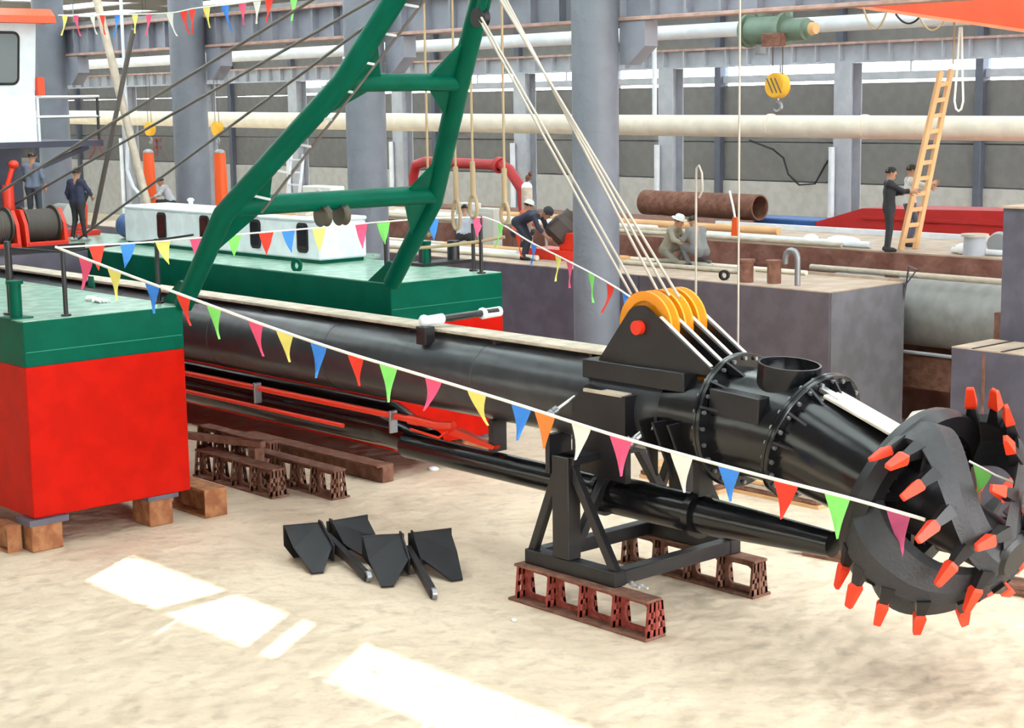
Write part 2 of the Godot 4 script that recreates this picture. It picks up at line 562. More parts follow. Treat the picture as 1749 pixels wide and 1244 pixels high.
func make_columns() -> void:
	var spots := [[-22.62, "round grey steel column standing before the unpainted pontoon"], [-29.76, "round grey steel column seen between the two legs of the green gantry"], [-37.07, "round grey steel column between the two upright orange posts"], [-44.45, "round grey steel column half hidden behind the white wheelhouse"]]
	for s in spots:
		var x: float = s[0]
		var t := thing("steel_column", s[1], "column", Vector3(x, 0, -22.4), "round columns of the near crane row")
		var b := MB.new()
		b.lathe(Vector3(x, 0, -22.4), Vector3.UP, [Vector2(0, 0), Vector2(0, 0.44), Vector2(ROOF, 0.44), Vector2(ROOF, 0)], 32)
		part("shaft", b, M.column, t)
		b = MB.new()
		b.lathe(Vector3(x, 0, -22.4), Vector3.UP, [Vector2(0, 0.62), Vector2(0.05, 0.62), Vector2(0.05, 0.45)], 32)
		part("base_plate", b, M.column, t)
		for s1 in [-1.0, 1.0]:
			b = MB.new()
			b.prism(PackedVector2Array([Vector2(0.3, 7.05), Vector2(0.52, 7.05), Vector2(0.95, 7.38), Vector2(0.95, 7.84), Vector2(0.3, 7.84)]), Vector3(x, 0, -22.75), Vector3(s1, 0, 0), Vector3.UP, Vector3(0, 0, -0.34))
			part("corbel", b, M.girder, t)
	# second row, open H sections with white downpipes
	for k in 9:
		var x2 := -82.0 + 7.24 * k
		var lab := "pale H section column of the far crane row with a white downpipe"
		var t2 := thing("h_column", lab, "column", Vector3(x2, 0, -41.7), "H columns of the far crane row")
		var b2 := MB.new()
		b2.span(Vector3(x2 - 0.32, 0, -41.5), Vector3(x2 + 0.32, 7.4, -41.46), 0.0)
		b2.span(Vector3(x2 - 0.32, 0, -42.0), Vector3(x2 + 0.32, 7.4, -41.96), 0.0)
		part("flange", b2, M.pale_girder, t2)
		b2 = MB.new()
		b2.span(Vector3(x2 - 0.02, 0, -41.96), Vector3(x2 + 0.02, 7.4, -41.5))
		part("web", b2, M.pale_girder, t2)
		b2 = MB.new()
		b2.cyl(Vector3(x2 - 0.28, 0, -41.35), Vector3(x2 - 0.28, 4.9, -41.35), 0.1, 0.1, 12)
		part("downpipe", b2, M.white_paint, t2, "white downpipe")

func make_girders() -> void:
	var zg := -22.92
	var t := thing("crane_girder", "deep grey crane girder with stiffener plates resting on the round columns", "girder", Vector3(-30, 7.76, zg))
	one_box("web", Vector3(-52, 7.92, zg - 0.02), Vector3(-6, 8.58, zg + 0.02), M.girder, t)
	one_box("bottom_flange", Vector3(-52, 7.85, zg - 0.2), Vector3(-6, 7.92, zg + 0.2), M.flange_rust, t, 0.01)
	one_box("top_flange", Vector3(-52, 8.58, zg - 0.25), Vector3(-6, 8.66, zg + 0.25), M.flange_rust, t, 0.01)
	one_box("rail", Vector3(-52, 8.66, zg - 0.05), Vector3(-6, 8.78, zg + 0.05), M.steel, t)
	var st := MB.new()
	st.box(Vector3.ZERO, Vector3(0.05, 0.65, 0.18))
	var sm := st.mesh()
	for i in 54:
		put("stiffener", sm, M.girder, t).position += Vector3(-51.0 + 0.82 * i, 8.25, zg + 0.11)
	var zf := -41.7
	t = thing("crane_girder", "pale distant crane girder with close stiffeners on the H columns", "girder", Vector3(-60, 7.4, zf))
	one_box("web", Vector3(-100, 7.46, zf - 0.02), Vector3(-20, 7.95, zf + 0.02), M.pale_girder, t)
	one_box("bottom_flange", Vector3(-100, 7.4, zf - 0.2), Vector3(-20, 7.46, zf + 0.2), M.pale_girder, t)
	one_box("top_flange", Vector3(-100, 7.95, zf - 0.22), Vector3(-20, 8.02, zf + 0.22), M.flange_rust, t)
	st = MB.new()
	st.box(Vector3.ZERO, Vector3(0.05, 0.49, 0.18))
	sm = st.mesh()
	for i in 88:
		put("stiffener", sm, M.pale_girder, t).position += Vector3(-99.0 + 0.9 * i, 7.705, zf + 0.11)
	# bright pipe slung behind the near girder
	var zb := -30.0
	var tt := thing("slung_pipe", "bright white pipe slung high behind the near crane girder", "pipe", Vector3(-30, 7.8, zb))
	var tb := MB.new()
	tb.cyl(Vector3(-75, 7.97, zb), Vector3(-12, 7.97, zb), 0.17, 0.17, 20)
	part("pipe_body", tb, M.white_paint, tt)
	for hx in [-57.5, -48.9, -39.7, -30.3, -21.0, -14.0]:
		tb = MB.new()
		tb.cyl(Vector3(hx, 8.1, zb), Vector3(hx, ROOF, zb), 0.025, 0.025, 6)
		part("hanger_rod", tb, M.girder, tt)
	# long cream pipe across the hall
	t = thing("overhead_pipe", "long thick cream pipe running across the hall behind the round columns", "pipe", Vector3(-36.5, 5.4, -37))
	var pb := MB.new()
	pb.tube([Vector3(-100, 6.15, -37), Vector3(-71.4, 5.99, -37), Vector3(-53, 5.8, -37), Vector3(-36.5, 5.65, -37), Vector3(-22.4, 5.56, -37), Vector3(-6, 5.5, -37)], 0.31, 24)
	part("pipe_body", pb, M.cream_pipe, t)
	for hx in [-30.4, -27.2, -44.5, -66.0]:
		pb = MB.new()
		pb.lathe(Vector3(hx, lerpf(5.56, 5.99, (-22.4 - hx) / 49.0), -37), Vector3.RIGHT, [Vector2(-0.06, 0.3), Vector2(-0.06, 0.33), Vector2(0.06, 0.33), Vector2(0.06, 0.3)], 24)
		part("joint_band", pb, M.cream_pipe, t)
	var hp := pz(1118, 190, -37)
	for hx in [hp.x, -37.6, -61.0]:
		pb = MB.new()
		pb.cyl(Vector3(hx, 5.9, -37), Vector3(hx, ROOF, -37), 0.07, 0.07, 10)
		part("hanger_rod", pb, M.white_paint, t)

# ---------------------------------------------------------------- painted pontoons
func pontoon(label: String, z0: float, z1: float) -> Node3D:
	var x0 := -46.0
	var x1 := -22.4
	var t := thing("side_pontoon", label, "pontoon", Vector3(x1, 0.49, (z0 + z1) / 2))
	one_box("upper_hull", Vector3(x0, 2.72, z0), Vector3(x1, DECK - 0.012, z1), M.green, t, 0.012)
	one_box("lower_hull", Vector3(x0, 0.49, z0), Vector3(x1, 2.72, z1), M.red, t, 0.012)
	one_box("deck_plate", Vector3(x0, DECK - 0.012, z0 + 0.015), Vector3(x1 - 0.015, DECK, z1 - 0.015), M.deck_green_sheen, t)
	one_box("weld_seam", Vector3(x1 - 0.01, 2.93, z0 + 0.03), Vector3(x1 + 0.006, 2.942, z1 - 0.03), M.seam, t)
	return t

func stanchion(foot: Vector3, top_y: float, r: float, label: String) -> void:
	var t := thing("stanchion", label, "post", foot, "black posts along the deck edges")
	var b := MB.new()
	b.cyl(foot, Vector3(foot.x, top_y, foot.z), r, r, 10)
	part("post", b, M.black_flat, t)
	b = MB.new()
	b.cyl(foot, foot + Vector3(0, 0.03, 0), r * 2.2, r * 2.2, 10)
	part("foot_plate", b, M.black_flat, t)

func bollard(at: Vector3, h: float, r: float, m: Material, label: String) -> void:
	var t := thing("bollard", label, "bollard", at)
	var b := MB.new()
	b.cyl(at, at + Vector3(0, h, 0), r, r, 14)
	part("post", b, m, t)
	b = MB.new()
	b.lathe(at + Vector3(0, h, 0), Vector3.UP, [Vector2(0, r), Vector2(0.0, r * 1.4), Vector2(0.05, r * 1.4), Vector2(0.05, 0)], 14)
	part("cap", b, m, t)
	b = MB.new()
	b.span(at + Vector3(-r * 2, 0, -r * 2), at + Vector3(r * 2, 0.02, r * 2))
	part("base_plate", b, m, t)

func support_block(lo: Vector3, hi: Vector3, kind: int, label: String) -> void:
	var t := thing("support_block", label, "block", Vector3((lo.x + hi.x) / 2, 0, (lo.z + hi.z) / 2), "blocks under the pontoons")
	if kind == 0:        # I section with end plate
		one_box("bottom_flange", lo, Vector3(hi.x, lo.y + 0.04, hi.z), M.wood_block, t)
		one_box("top_flange", Vector3(lo.x, hi.y - 0.04, lo.z), hi, M.wood_block, t)
		one_box("web", Vector3(lo.x, lo.y + 0.04, (lo.z + hi.z) / 2 - 0.02), Vector3(hi.x, hi.y - 0.04, (lo.z + hi.z) / 2 + 0.02), M.wood_block, t)
		one_box("end_plate", Vector3(hi.x, lo.y, lo.z), Vector3(hi.x + 0.02, hi.y, hi.z), M.wood_block, t)
	else:
		one_box("body", lo, hi, M.wood_block, t, 0.015)
		one_box("packing_plate", Vector3(lo.x - 0.05, hi.y, lo.z - 0.08), Vector3(hi.x + 0.05, 0.488, hi.z + 0.05), M.raw_steel, t)

func make_pontoons() -> void:
	var t := pontoon("near green and red box pontoon on blocks, with black posts at its deck edge", -13.25, -10.63)
	# lifting lug on the inboard edge
	var b := MB.new()
	var lug := py(158, 492, DECK)
	b.prism(PackedVector2Array([Vector2(-0.1, 0), Vector2(0.1, 0), Vector2(0.06, 0.2), Vector2(-0.06, 0.2)]), lug, Vector3.RIGHT, Vector3.UP, Vector3(0, 0, 0.04))
	part("lifting_lug", b, M.green, t)
	t = pontoon("far green and red box pontoon carrying the low white engine casing", -19.81, -17.28)
	b = MB.new()
	lug = py(507, 463, DECK)
	b.lathe(lug + Vector3(0, 0.1, 0), Vector3(0.2, 0, 1), [Vector2(-0.02, 0.06), Vector2(-0.02, 0.13), Vector2(0.02, 0.13), Vector2(0.02, 0.06), Vector2(-0.02, 0.06)], 14)
	part("lifting_ring", b, M.green, t)
	# dark middle hull that joins both, behind the ladder well
	t = thing("middle_hull", "grey hull block between the pontoons under the red winches", "hull", Vector3(-33, 0.49, ZC))
	one_box("hull_box", Vector3(-46, 0.49, -17.26), Vector3(-33.0, DECK - 0.02, -13.27), M.raw_steel, t, 0.012)  # one even grey, a compromise between dark navy and the pontoon green
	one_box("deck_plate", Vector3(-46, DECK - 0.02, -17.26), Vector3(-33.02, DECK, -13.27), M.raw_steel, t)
	one_box("coaming", Vector3(-33.1, DECK, -17.2), Vector3(-33.0, DECK + 0.14, -13.3), M.black_flat, t)
	# blocks under the near pontoon
	support_block(Vector3(-22.7, 0, -11.05), Vector3(-22.36, 0.4, -10.56), 1, "rust brown block under the outer front corner of the near pontoon")
	support_block(Vector3(-23.1, 0, -10.5), Vector3(-22.6, 0.40, -10.28), 0, "short I beam stub beside the outer corner block of the near pontoon")
	support_block(Vector3(-23.0, 0, -12.95), Vector3(-22.45, 0.42, -12.55), 1, "rust brown block under the inner front corner of the near pontoon")
	support_block(Vector3(-23.6, 0, -13.85), Vector3(-22.35, 0.45, -13.45), 0, "brown I beam stub with a round hole poking out beside the inner block")
	support_block(Vector3(-23.0, 0, -19.5), Vector3(-22.5, 0.42, -18.9), 1, "rust brown block under the outer front corner of the far pontoon")
	support_block(Vector3(-34.0, 0, -16.5), Vector3(-33.3, 0.42, -14.2), 1, "dark brown block under the middle hull")
	for q in [[-40.0, -12.0], [-40.0, -18.6]]:
		support_block(Vector3(q[0], 0, q[1] - 0.4), Vector3(q[0] + 0.7, 0.42, q[1] + 0.4), 1, ["brown block far back under the near pontoon", "brown block far back under the far pontoon"][0 if q[1] > -15 else 1])
	# posts and rail
	var posts := [[20, 537, 412, "stout black post at the outer edge of the near pontoon deck"], [113, 540, 428, "slim black post near the middle of the near pontoon's front edge"], [272, 518, 408, "slim black post at the inner corner of the near pontoon"], [660, 472, 392, "slim black post beside the far foot of the green gantry"], [809, 463, 382, "left of the two tall black posts at the outer corner of the far pontoon"], [828, 468, 368, "right of the two tall black posts at the outer corner of the far pontoon"]]
	var tops := []
	for p in posts:
		var f := py(p[0], p[1], DECK)
		f.x = minf(f.x, -22.47)
		var top := px(p[0] - 4 if p[0] < 600 else p[0], p[2], f.x)
		stanchion(f, top.y, 0.055 if p[0] == 20 else 0.035, p[3])
		tops.append(Vector3(f.x, top.y, f.z))
	t = thing("hand_rail", "thin black rail along the posts of the near pontoon front edge", "rail", tops[1])
	b = MB.new()
	b.tube([tops[0] - Vector3(0, 0.1, 0), tops[1] - Vector3(0, 0.02, 0), tops[2] - Vector3(0, 0.02, 0), Vector3(-22.0, tops[2].y + 0.1, -13.25)], 0.018, 6)
	part("rail_bar", b, M.black_flat, t)
	bollard(Vector3(-22.9, DECK, -10.78), 0.5, 0.09, M.green, "green bollard on the outer corner of the near pontoon deck")
	bollard(Vector3(py(792, 452, DECK).x - 0.3, DECK, -19.6), 0.42, 0.07, M.green, "green bollard on the far pontoon between black bitts and tall posts")
	# black twin bitts
	var bt := py(740, 452, DECK)
	t = thing("twin_bitts", "black double mooring bitts on the deck of the far pontoon", "bitts", bt)
	b = MB.new()
	b.span(bt + Vector3(-0.25, 0, -0.75), bt + Vector3(0.25, 0.06, 0.45))
	part("base_plate", b, M.black_flat, t)
	for s in [-0.5, 0.2]:
		b = MB.new()
		b.cyl(bt + Vector3(0, 0.06, s), bt + Vector3(0, 0.42, s), 0.12, 0.12, 14)
		part("post", b, M.black_flat, t)
	# cloth on the near deck, hatch lid on the far deck, small bits
	var rg := py(167, 516, DECK)
	t = thing("work_glove", "crumpled white cotton work glove lying on the near pontoon deck", "glove", rg)
	b = MB.new()
	b.ball(rg + Vector3(0, 0.035, 0), Vector3(0.13, 0.035, 0.08), 10)
	for q in 4:
		b.tube([rg + Vector3(0.1, 0.03, -0.05 + q * 0.035), rg + Vector3(0.18, 0.035, -0.07 + q * 0.045), rg + Vector3(0.24, 0.015, -0.09 + q * 0.055)], [0.022, 0.02, 0.012], 7)
	b.tube([rg + Vector3(0, 0.03, 0.06), rg + Vector3(0.08, 0.03, 0.13)], [0.025, 0.016], 7)
	b.tube([rg + Vector3(-0.08, 0.035, 0), rg + Vector3(-0.26, 0.03, 0.03)], [0.05, 0.055], 8)
	part("glove_body", b, M.white, t)
	var hl := py(620, 440, DECK)
	t = thing("manhole_lid", "round grey green manhole lid on the deck beside the white casing", "lid", hl)
	b = MB.new()
	b.lathe(hl, Vector3.UP, [Vector2(0, 0.36), Vector2(0.05, 0.36), Vector2(0.06, 0.32), Vector2(0.06, 0)], 20)
	part("lid", b, M.deck_green_sheen, t)
	for q in 8:
		b = MB.new()
		b.cyl(hl + Vector3(cos(q * TAU / 8) * 0.33, 0.05, sin(q * TAU / 8) * 0.33), hl + Vector3(cos(q * TAU / 8) * 0.33, 0.075, sin(q * TAU / 8) * 0.33), 0.02, 0.02, 6)
		part("bolt", b, M.steel, t)
	# low rope across the posts of the far deck
	var r0 := py(714, 462, DECK) + Vector3(0, 0.4, 0)
	t = thing("deck_rope", "pale rope tied between bitts and tall posts on the far pontoon", "rope", r0)
	b = MB.new()
	b.tube([pz(714, 424, -18.6), pz(760, 420, -18.9), pz(808, 414, -19.3), pz(862, 405, -19.6)], 0.03, 7)
	part("rope_strand", b, M.rope, t)

# ---------------------------------------------------------------- low white engine casing
func rounded_rect(w: float, h: float, r: float, k := 5) -> PackedVector2Array:
	var out := PackedVector2Array()
	for q in [[1, 1, 0.0], [-1, 1, PI / 2], [-1, -1, PI], [1, -1, PI * 1.5]]:
		for i in k + 1:
			var a: float = q[2] + PI / 2 * i / k
			out.append(Vector2(q[0] * (w / 2 - r) + cos(a) * r, q[1] * (h / 2 - r) + sin(a) * r))
	return out

func make_casing() -> void:
	var z0 := -19.62
	var z1 := -18.5
	var x0 := -33.6
	var x1 := -26.15
	var y1 := 4.26
	var t := thing("engine_casing", "low white engine casing with black rimmed windows on the far pontoon", "casing", Vector3(-30, DECK, -19.05))
	one_box("coaming", Vector3(x0 + 0.05, DECK, z0 + 0.05), Vector3(x1 - 0.05, 3.46, z1 - 0.04), M.green, t)
	one_box("body", Vector3(x0, 3.46, z0), Vector3(x1, y1 - 0.08, z1), M.white_paint, t, 0.03)
	one_box("roof", Vector3(x0 - 0.02, y1 - 0.08, z0 - 0.02), Vector3(x1 + 0.02, y1, z1 + 0.02), M.white_paint, t, 0.03)
	for wx in [277, 350, 437, 517]:
		var p := pz(wx, 398.0 if wx > 400 else 388.0, z1)
		var at := Vector3(p.x, 3.87, z1)
		var b := MB.new()
		b.prism(rounded_rect(0.36, 0.58, 0.1), at, Vector3.RIGHT, Vector3.UP, Vector3(0, 0, 0.025))
		var w := part("window_gasket", b, M.rubber, t, "black rubber window rim")
		b = MB.new()
		b.prism(rounded_rect(0.27, 0.48, 0.07), at + Vector3(0, 0, 0.025), Vector3.RIGHT, Vector3.UP, Vector3(0, 0, 0.006))
		part("pane", b, M.dark_glass, w)
	for q in [[326, 352], [432, 350]]:
		var v := pz(q[0], q[1], -19.0)
		var b2 := MB.new()
		b2.cyl(Vector3(v.x, y1, -19.0), Vector3(v.x, y1 + 0.14, -19.0), 0.05, 0.05, 10)
		b2.ball(Vector3(v.x, y1 + 0.15, -19.0), Vector3(0.08, 0.05, 0.08), 10)
		part("vent", b2, M.white_paint, t)
	# outdoor unit of an air conditioner on the roof
	var a := Vector3(pz(520, 330, -19.2).x, y1, -19.5)
	var u := thing("air_conditioner_unit", "beige air conditioner outdoor unit on the white casing roof", "air conditioner", a + Vector3(0.45, 0, 0.2))
	one_box("cabinet", a, a + Vector3(0.95, 0.56, 0.36), M.grey_plastic, u, 0.02)
	var fc := a + Vector3(0.56, 0.28, 0.36)
	var f := MB.new()
	f.lathe(fc, Vector3(0, 0, 1), [Vector2(0, 0.2), Vector2(0.0, 0.23), Vector2(0.03, 0.23), Vector2(0.03, 0.2), Vector2(0, 0.2)], 24)
	part("fan_ring", f, M.grey_plastic, u)
	f = MB.new()
	for q in 3:
		f.lathe(fc + Vector3(0, 0, 0.01), Vector3(0, 0, 1), [Vector2(0, 0.05 * (q + 1) - 0.006), Vector2(0.01, 0.05 * (q + 1) - 0.006), Vector2(0.01, 0.05 * (q + 1) + 0.006), Vector2(0, 0.05 * (q + 1) + 0.006)], 20)
	for q in 4:
		f.beam(fc + Vector3(cos(q * PI / 4), sin(q * PI / 4), 0) * -0.2 + Vector3(0, 0, 0.012), fc + Vector3(cos(q * PI / 4), sin(q * PI / 4), 0) * 0.2 + Vector3(0, 0, 0.012), 0.01, 0.01)
	part("fan_grille", f, M.rubber, u)
	# timber offcut and bracket on the roof
	var c := Vector3(pz(470, 362, -18.9).x, y1, -18.95)
	u = thing("timber_offcut", "short beige timber offcut lying on the white casing roof", "timber", c)
	one_box("board", c, c + Vector3(0.75, 0.1, 0.2), M.wood_ladder, u, 0.01)
	one_box("board", c + Vector3(0.9, 0, 0), c + Vector3(1.25, 0.16, 0.18), M.plank, u, 0.01)

# ---------------------------------------------------------------- wheelhouse
func make_wheelhouse() -> void:
	var xf := -36.0
	var zr := -17.72     # far edge
	var zl := -12.9
	var yb := 5.66
	var yt := 8.3
	var t := thing("wheelhouse", "white wheelhouse with an orange roof raised on a dark base", "cabin", Vector3(-37.5, DECK, ZC))
	var b := MB.new()
	b.prism(PackedVector2Array([Vector2(0, yb), Vector2(0, yb + 1.05), Vector2(0.24, yt), Vector2(-3.0, yt), Vector2(-3.0, yb)]), Vector3(xf, 0, zr), Vector3.RIGHT, Vector3.UP, Vector3(0, 0, zl - zr))
	part("body", b, M.white_paint, t)
	b = MB.new()
	b.prism(PackedVector2Array([Vector2(0.55, yt), Vector2(0.5, yt + 0.16), Vector2(0.3, yt + 0.32), Vector2(-3.2, yt + 0.32), Vector2(-3.2, yt)]), Vector3(xf, 0, zr - 0.35), Vector3.RIGHT, Vector3.UP, Vector3(0, 0, zl - zr + 0.7))
	part("roof", b, M.roof_orange, t)
	# front windows in the leaning upper half
	var ux := Vector3(0, 0, -1)
	var uy := Vector3(0.24, yt - yb - 1.05, 0).normalized()
	var nrm := uy.cross(ux).normalized()
	if nrm.x < 0: nrm = -nrm
	for k in 3:
		var zc2 := -16.75 + 1.5 * k
		var at := Vector3(xf + 0.125, yb + 1.05 + 0.82, zc2)
		b = MB.new()
		b.prism(rounded_rect(1.15, 1.2, 0.16), at, ux, uy, nrm * 0.03)
		var w := part("window_gasket", b, M.rubber, t)
		b = MB.new()
		b.prism(rounded_rect(1.03, 1.08, 0.11), at + nrm * 0.03, ux, uy, nrm * 0.006)
		part("pane", b, M.wheel_glass_reflected, w)
	one_box("platform", Vector3(xf - 3.0, yb - 0.14, zr - 1.6), Vector3(xf + 0.1, yb, zl), M.navy_dark, t)
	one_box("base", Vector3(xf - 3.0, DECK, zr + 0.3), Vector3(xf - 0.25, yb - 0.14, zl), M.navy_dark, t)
	b = MB.new()
	b.beam(Vector3(xf - 0.3, yb - 0.75, zr + 0.25), Vector3(xf - 0.3, yb - 0.16, zr - 1.4), 0.1, 0.1)
	part("bracket", b, M.navy_dark, t)
	# guard rail of the side platform
	for h in [0.55, 1.0]:
		b = MB.new()
		b.cyl(Vector3(xf, yb + h, zr), Vector3(xf, yb + h, zr - 1.6), 0.035, 0.035, 8)
		part("rail", b, M.bright_steel, t)
	for q in [[-0.05, M.white_paint], [-1.55, M.black_flat]]:
		b = MB.new()
		b.cyl(Vector3(xf, yb, zr + q[0]), Vector3(xf, yb + 1.0, zr + q[0]), 0.035, 0.035, 8)
		part("rail_post", b, q[1], t)
	one_box("side_lamp", Vector3(xf + 0.0, yb + 1.05, zr - 0.18), Vector3(xf + 0.14, yb + 1.45, zr - 0.02), M.roof_orange, t)

func winch(z0: float, z1: float, label: String) -> void:
	var xc := -34.3
	var t := thing("deck_winch", label, "winch", Vector3(xc, DECK, (z0 + z1) / 2), "red winches on the middle hull")
	for z in [z0, z1]:
		var b := MB.new()
		b.prism(PackedVector2Array([Vector2(-0.5, 0), Vector2(0.5, 0), Vector2(0.42, 0.55), Vector2(0.22, 0.86), Vector2(-0.22, 0.86), Vector2(-0.42, 0.55)]), Vector3(xc, DECK, z - 0.04), Vector3.RIGHT, Vector3.UP, Vector3(0, 0, 0.08))
		part("side_frame", b, M.winch_red, t)
	var d := MB.new()
	d.lathe(Vector3(xc, DECK + 0.5, z0 + 0.06), Vector3(0, 0, 1), [Vector2(0, 0), Vector2(0, 0.42), Vector2(0.04, 0.42), Vector2(0.04, 0.33), Vector2(z1 - z0 - 0.16, 0.33), Vector2(z1 - z0 - 0.16, 0.42), Vector2(z1 - z0 - 0.12, 0.42), Vector2(z1 - z0 - 0.12, 0)], 28)
	part("drum", d, M.drum, t, "grey drum wound with wire")
	d = MB.new()
	for k in 14:
		var zz := lerpf(z0 + 0.14, z1 - 0.14, k / 13.0)
		d.lathe(Vector3(xc, DECK + 0.5, zz - 0.02), Vector3(0, 0, 1), [Vector2(0, 0.33), Vector2(0.02, 0.352), Vector2(0.04, 0.33)], 24)
	part("wire_layer", d, M.dark_wire, t)
	one_box("front_bar", Vector3(xc + 0.36, DECK, z0), Vector3(xc + 0.5, DECK + 0.16, z1), M.winch_red, t, 0.01)
	d = MB.new()
	d.cyl(Vector3(xc, DECK + 0.5, z0 - 0.1), Vector3(xc, DECK + 0.5, z1 + 0.1), 0.09, 0.09, 12)
	part("shaft", d, M.steel, t)

func make_winches() -> void:
	winch(-17.2, -16.3, "red winch with a wide grey drum, beside the far pontoon")
	winch(-16.1, -15.1, "red winch nearer the middle, next to the winch beside the far pontoon")
	var p := Vector3(-35.2, DECK, -16.55)
	var t := thing("hydraulic_post", "upright red hydraulic ram standing behind the winches", "ram", p)
	var b := MB.new()
	b.cyl(p, p + Vector3(0, 1.35, 0), 0.13, 0.13, 14)
	part("cylinder", b, M.hydraulic_red, t)
	b = MB.new()
	b.cyl(p + Vector3(0, 1.35, 0), p + Vector3(0.05, 1.75, -0.12), 0.06, 0.06, 10)
	b.ball(p + Vector3(0.06, 1.8, -0.14), Vector3(0.12, 0.1, 0.12), 10)
	part("rod_eye", b, M.hydraulic_red, t)
	# orange machinery behind the standing man
	p = Vector3(-37.2, DECK, -19.0)
	t = thing("pump_set", "orange and grey pump set on the far deck beside the standing man", "pump", p)
	one_box("skid", p + Vector3(-0.5, 0, -0.5), p + Vector3(0.6, 0.12, 0.5), M.winch_red, t, 0.01)
	b = MB.new()
	b.cyl(p + Vector3(-0.3, 0.5, 0.1), p + Vector3(0.4, 0.5, 0.1), 0.26, 0.26, 16)
	part("motor", b, M.grey_plastic, t)
	b = MB.new()
	b.lathe(p + Vector3(0.0, 0.6, -0.25), Vector3.UP, [Vector2(-0.45, 0.2), Vector2(0.1, 0.24), Vector2(0.3, 0.12), Vector2(0.5, 0.1), Vector2(0.5, 0)], 14)
	part("pump_casing", b, M.crane_orange, t)
	b = MB.new()
	b.tube([p + Vector3(0.3, 0.4, -0.1), p + Vector3(0.5, 0.7, -0.1), p + Vector3(0.5, 1.0, -0.25)], 0.06, 8)
	part("hose", b, M.rubber, t)
	p = Vector3(-35.1, DECK, -19.45)
	t = thing("steel_drum", "blue drum with a pale end lying at the end of the white casing", "drum", p)
	b = MB.new()
	b.lathe(p + Vector3(-0.1, 0.29, 0), Vector3(1, 0, 0.2), [Vector2(0, 0), Vector2(0, 0.27), Vector2(0.02, 0.29), Vector2(0.3, 0.28), Vector2(0.32, 0.3), Vector2(0.34, 0.28), Vector2(0.75, 0.29), Vector2(0.77, 0.27)], 20)
	part("shell", b, M.blue, t)
	b = MB.new()
	b.lathe(p + Vector3(0.64, 0.29, 0.148), Vector3(1, 0, 0.2), [Vector2(0, 0.27), Vector2(0.0, 0)], 20)
	part("end_lid", b, M.white_paint, t)

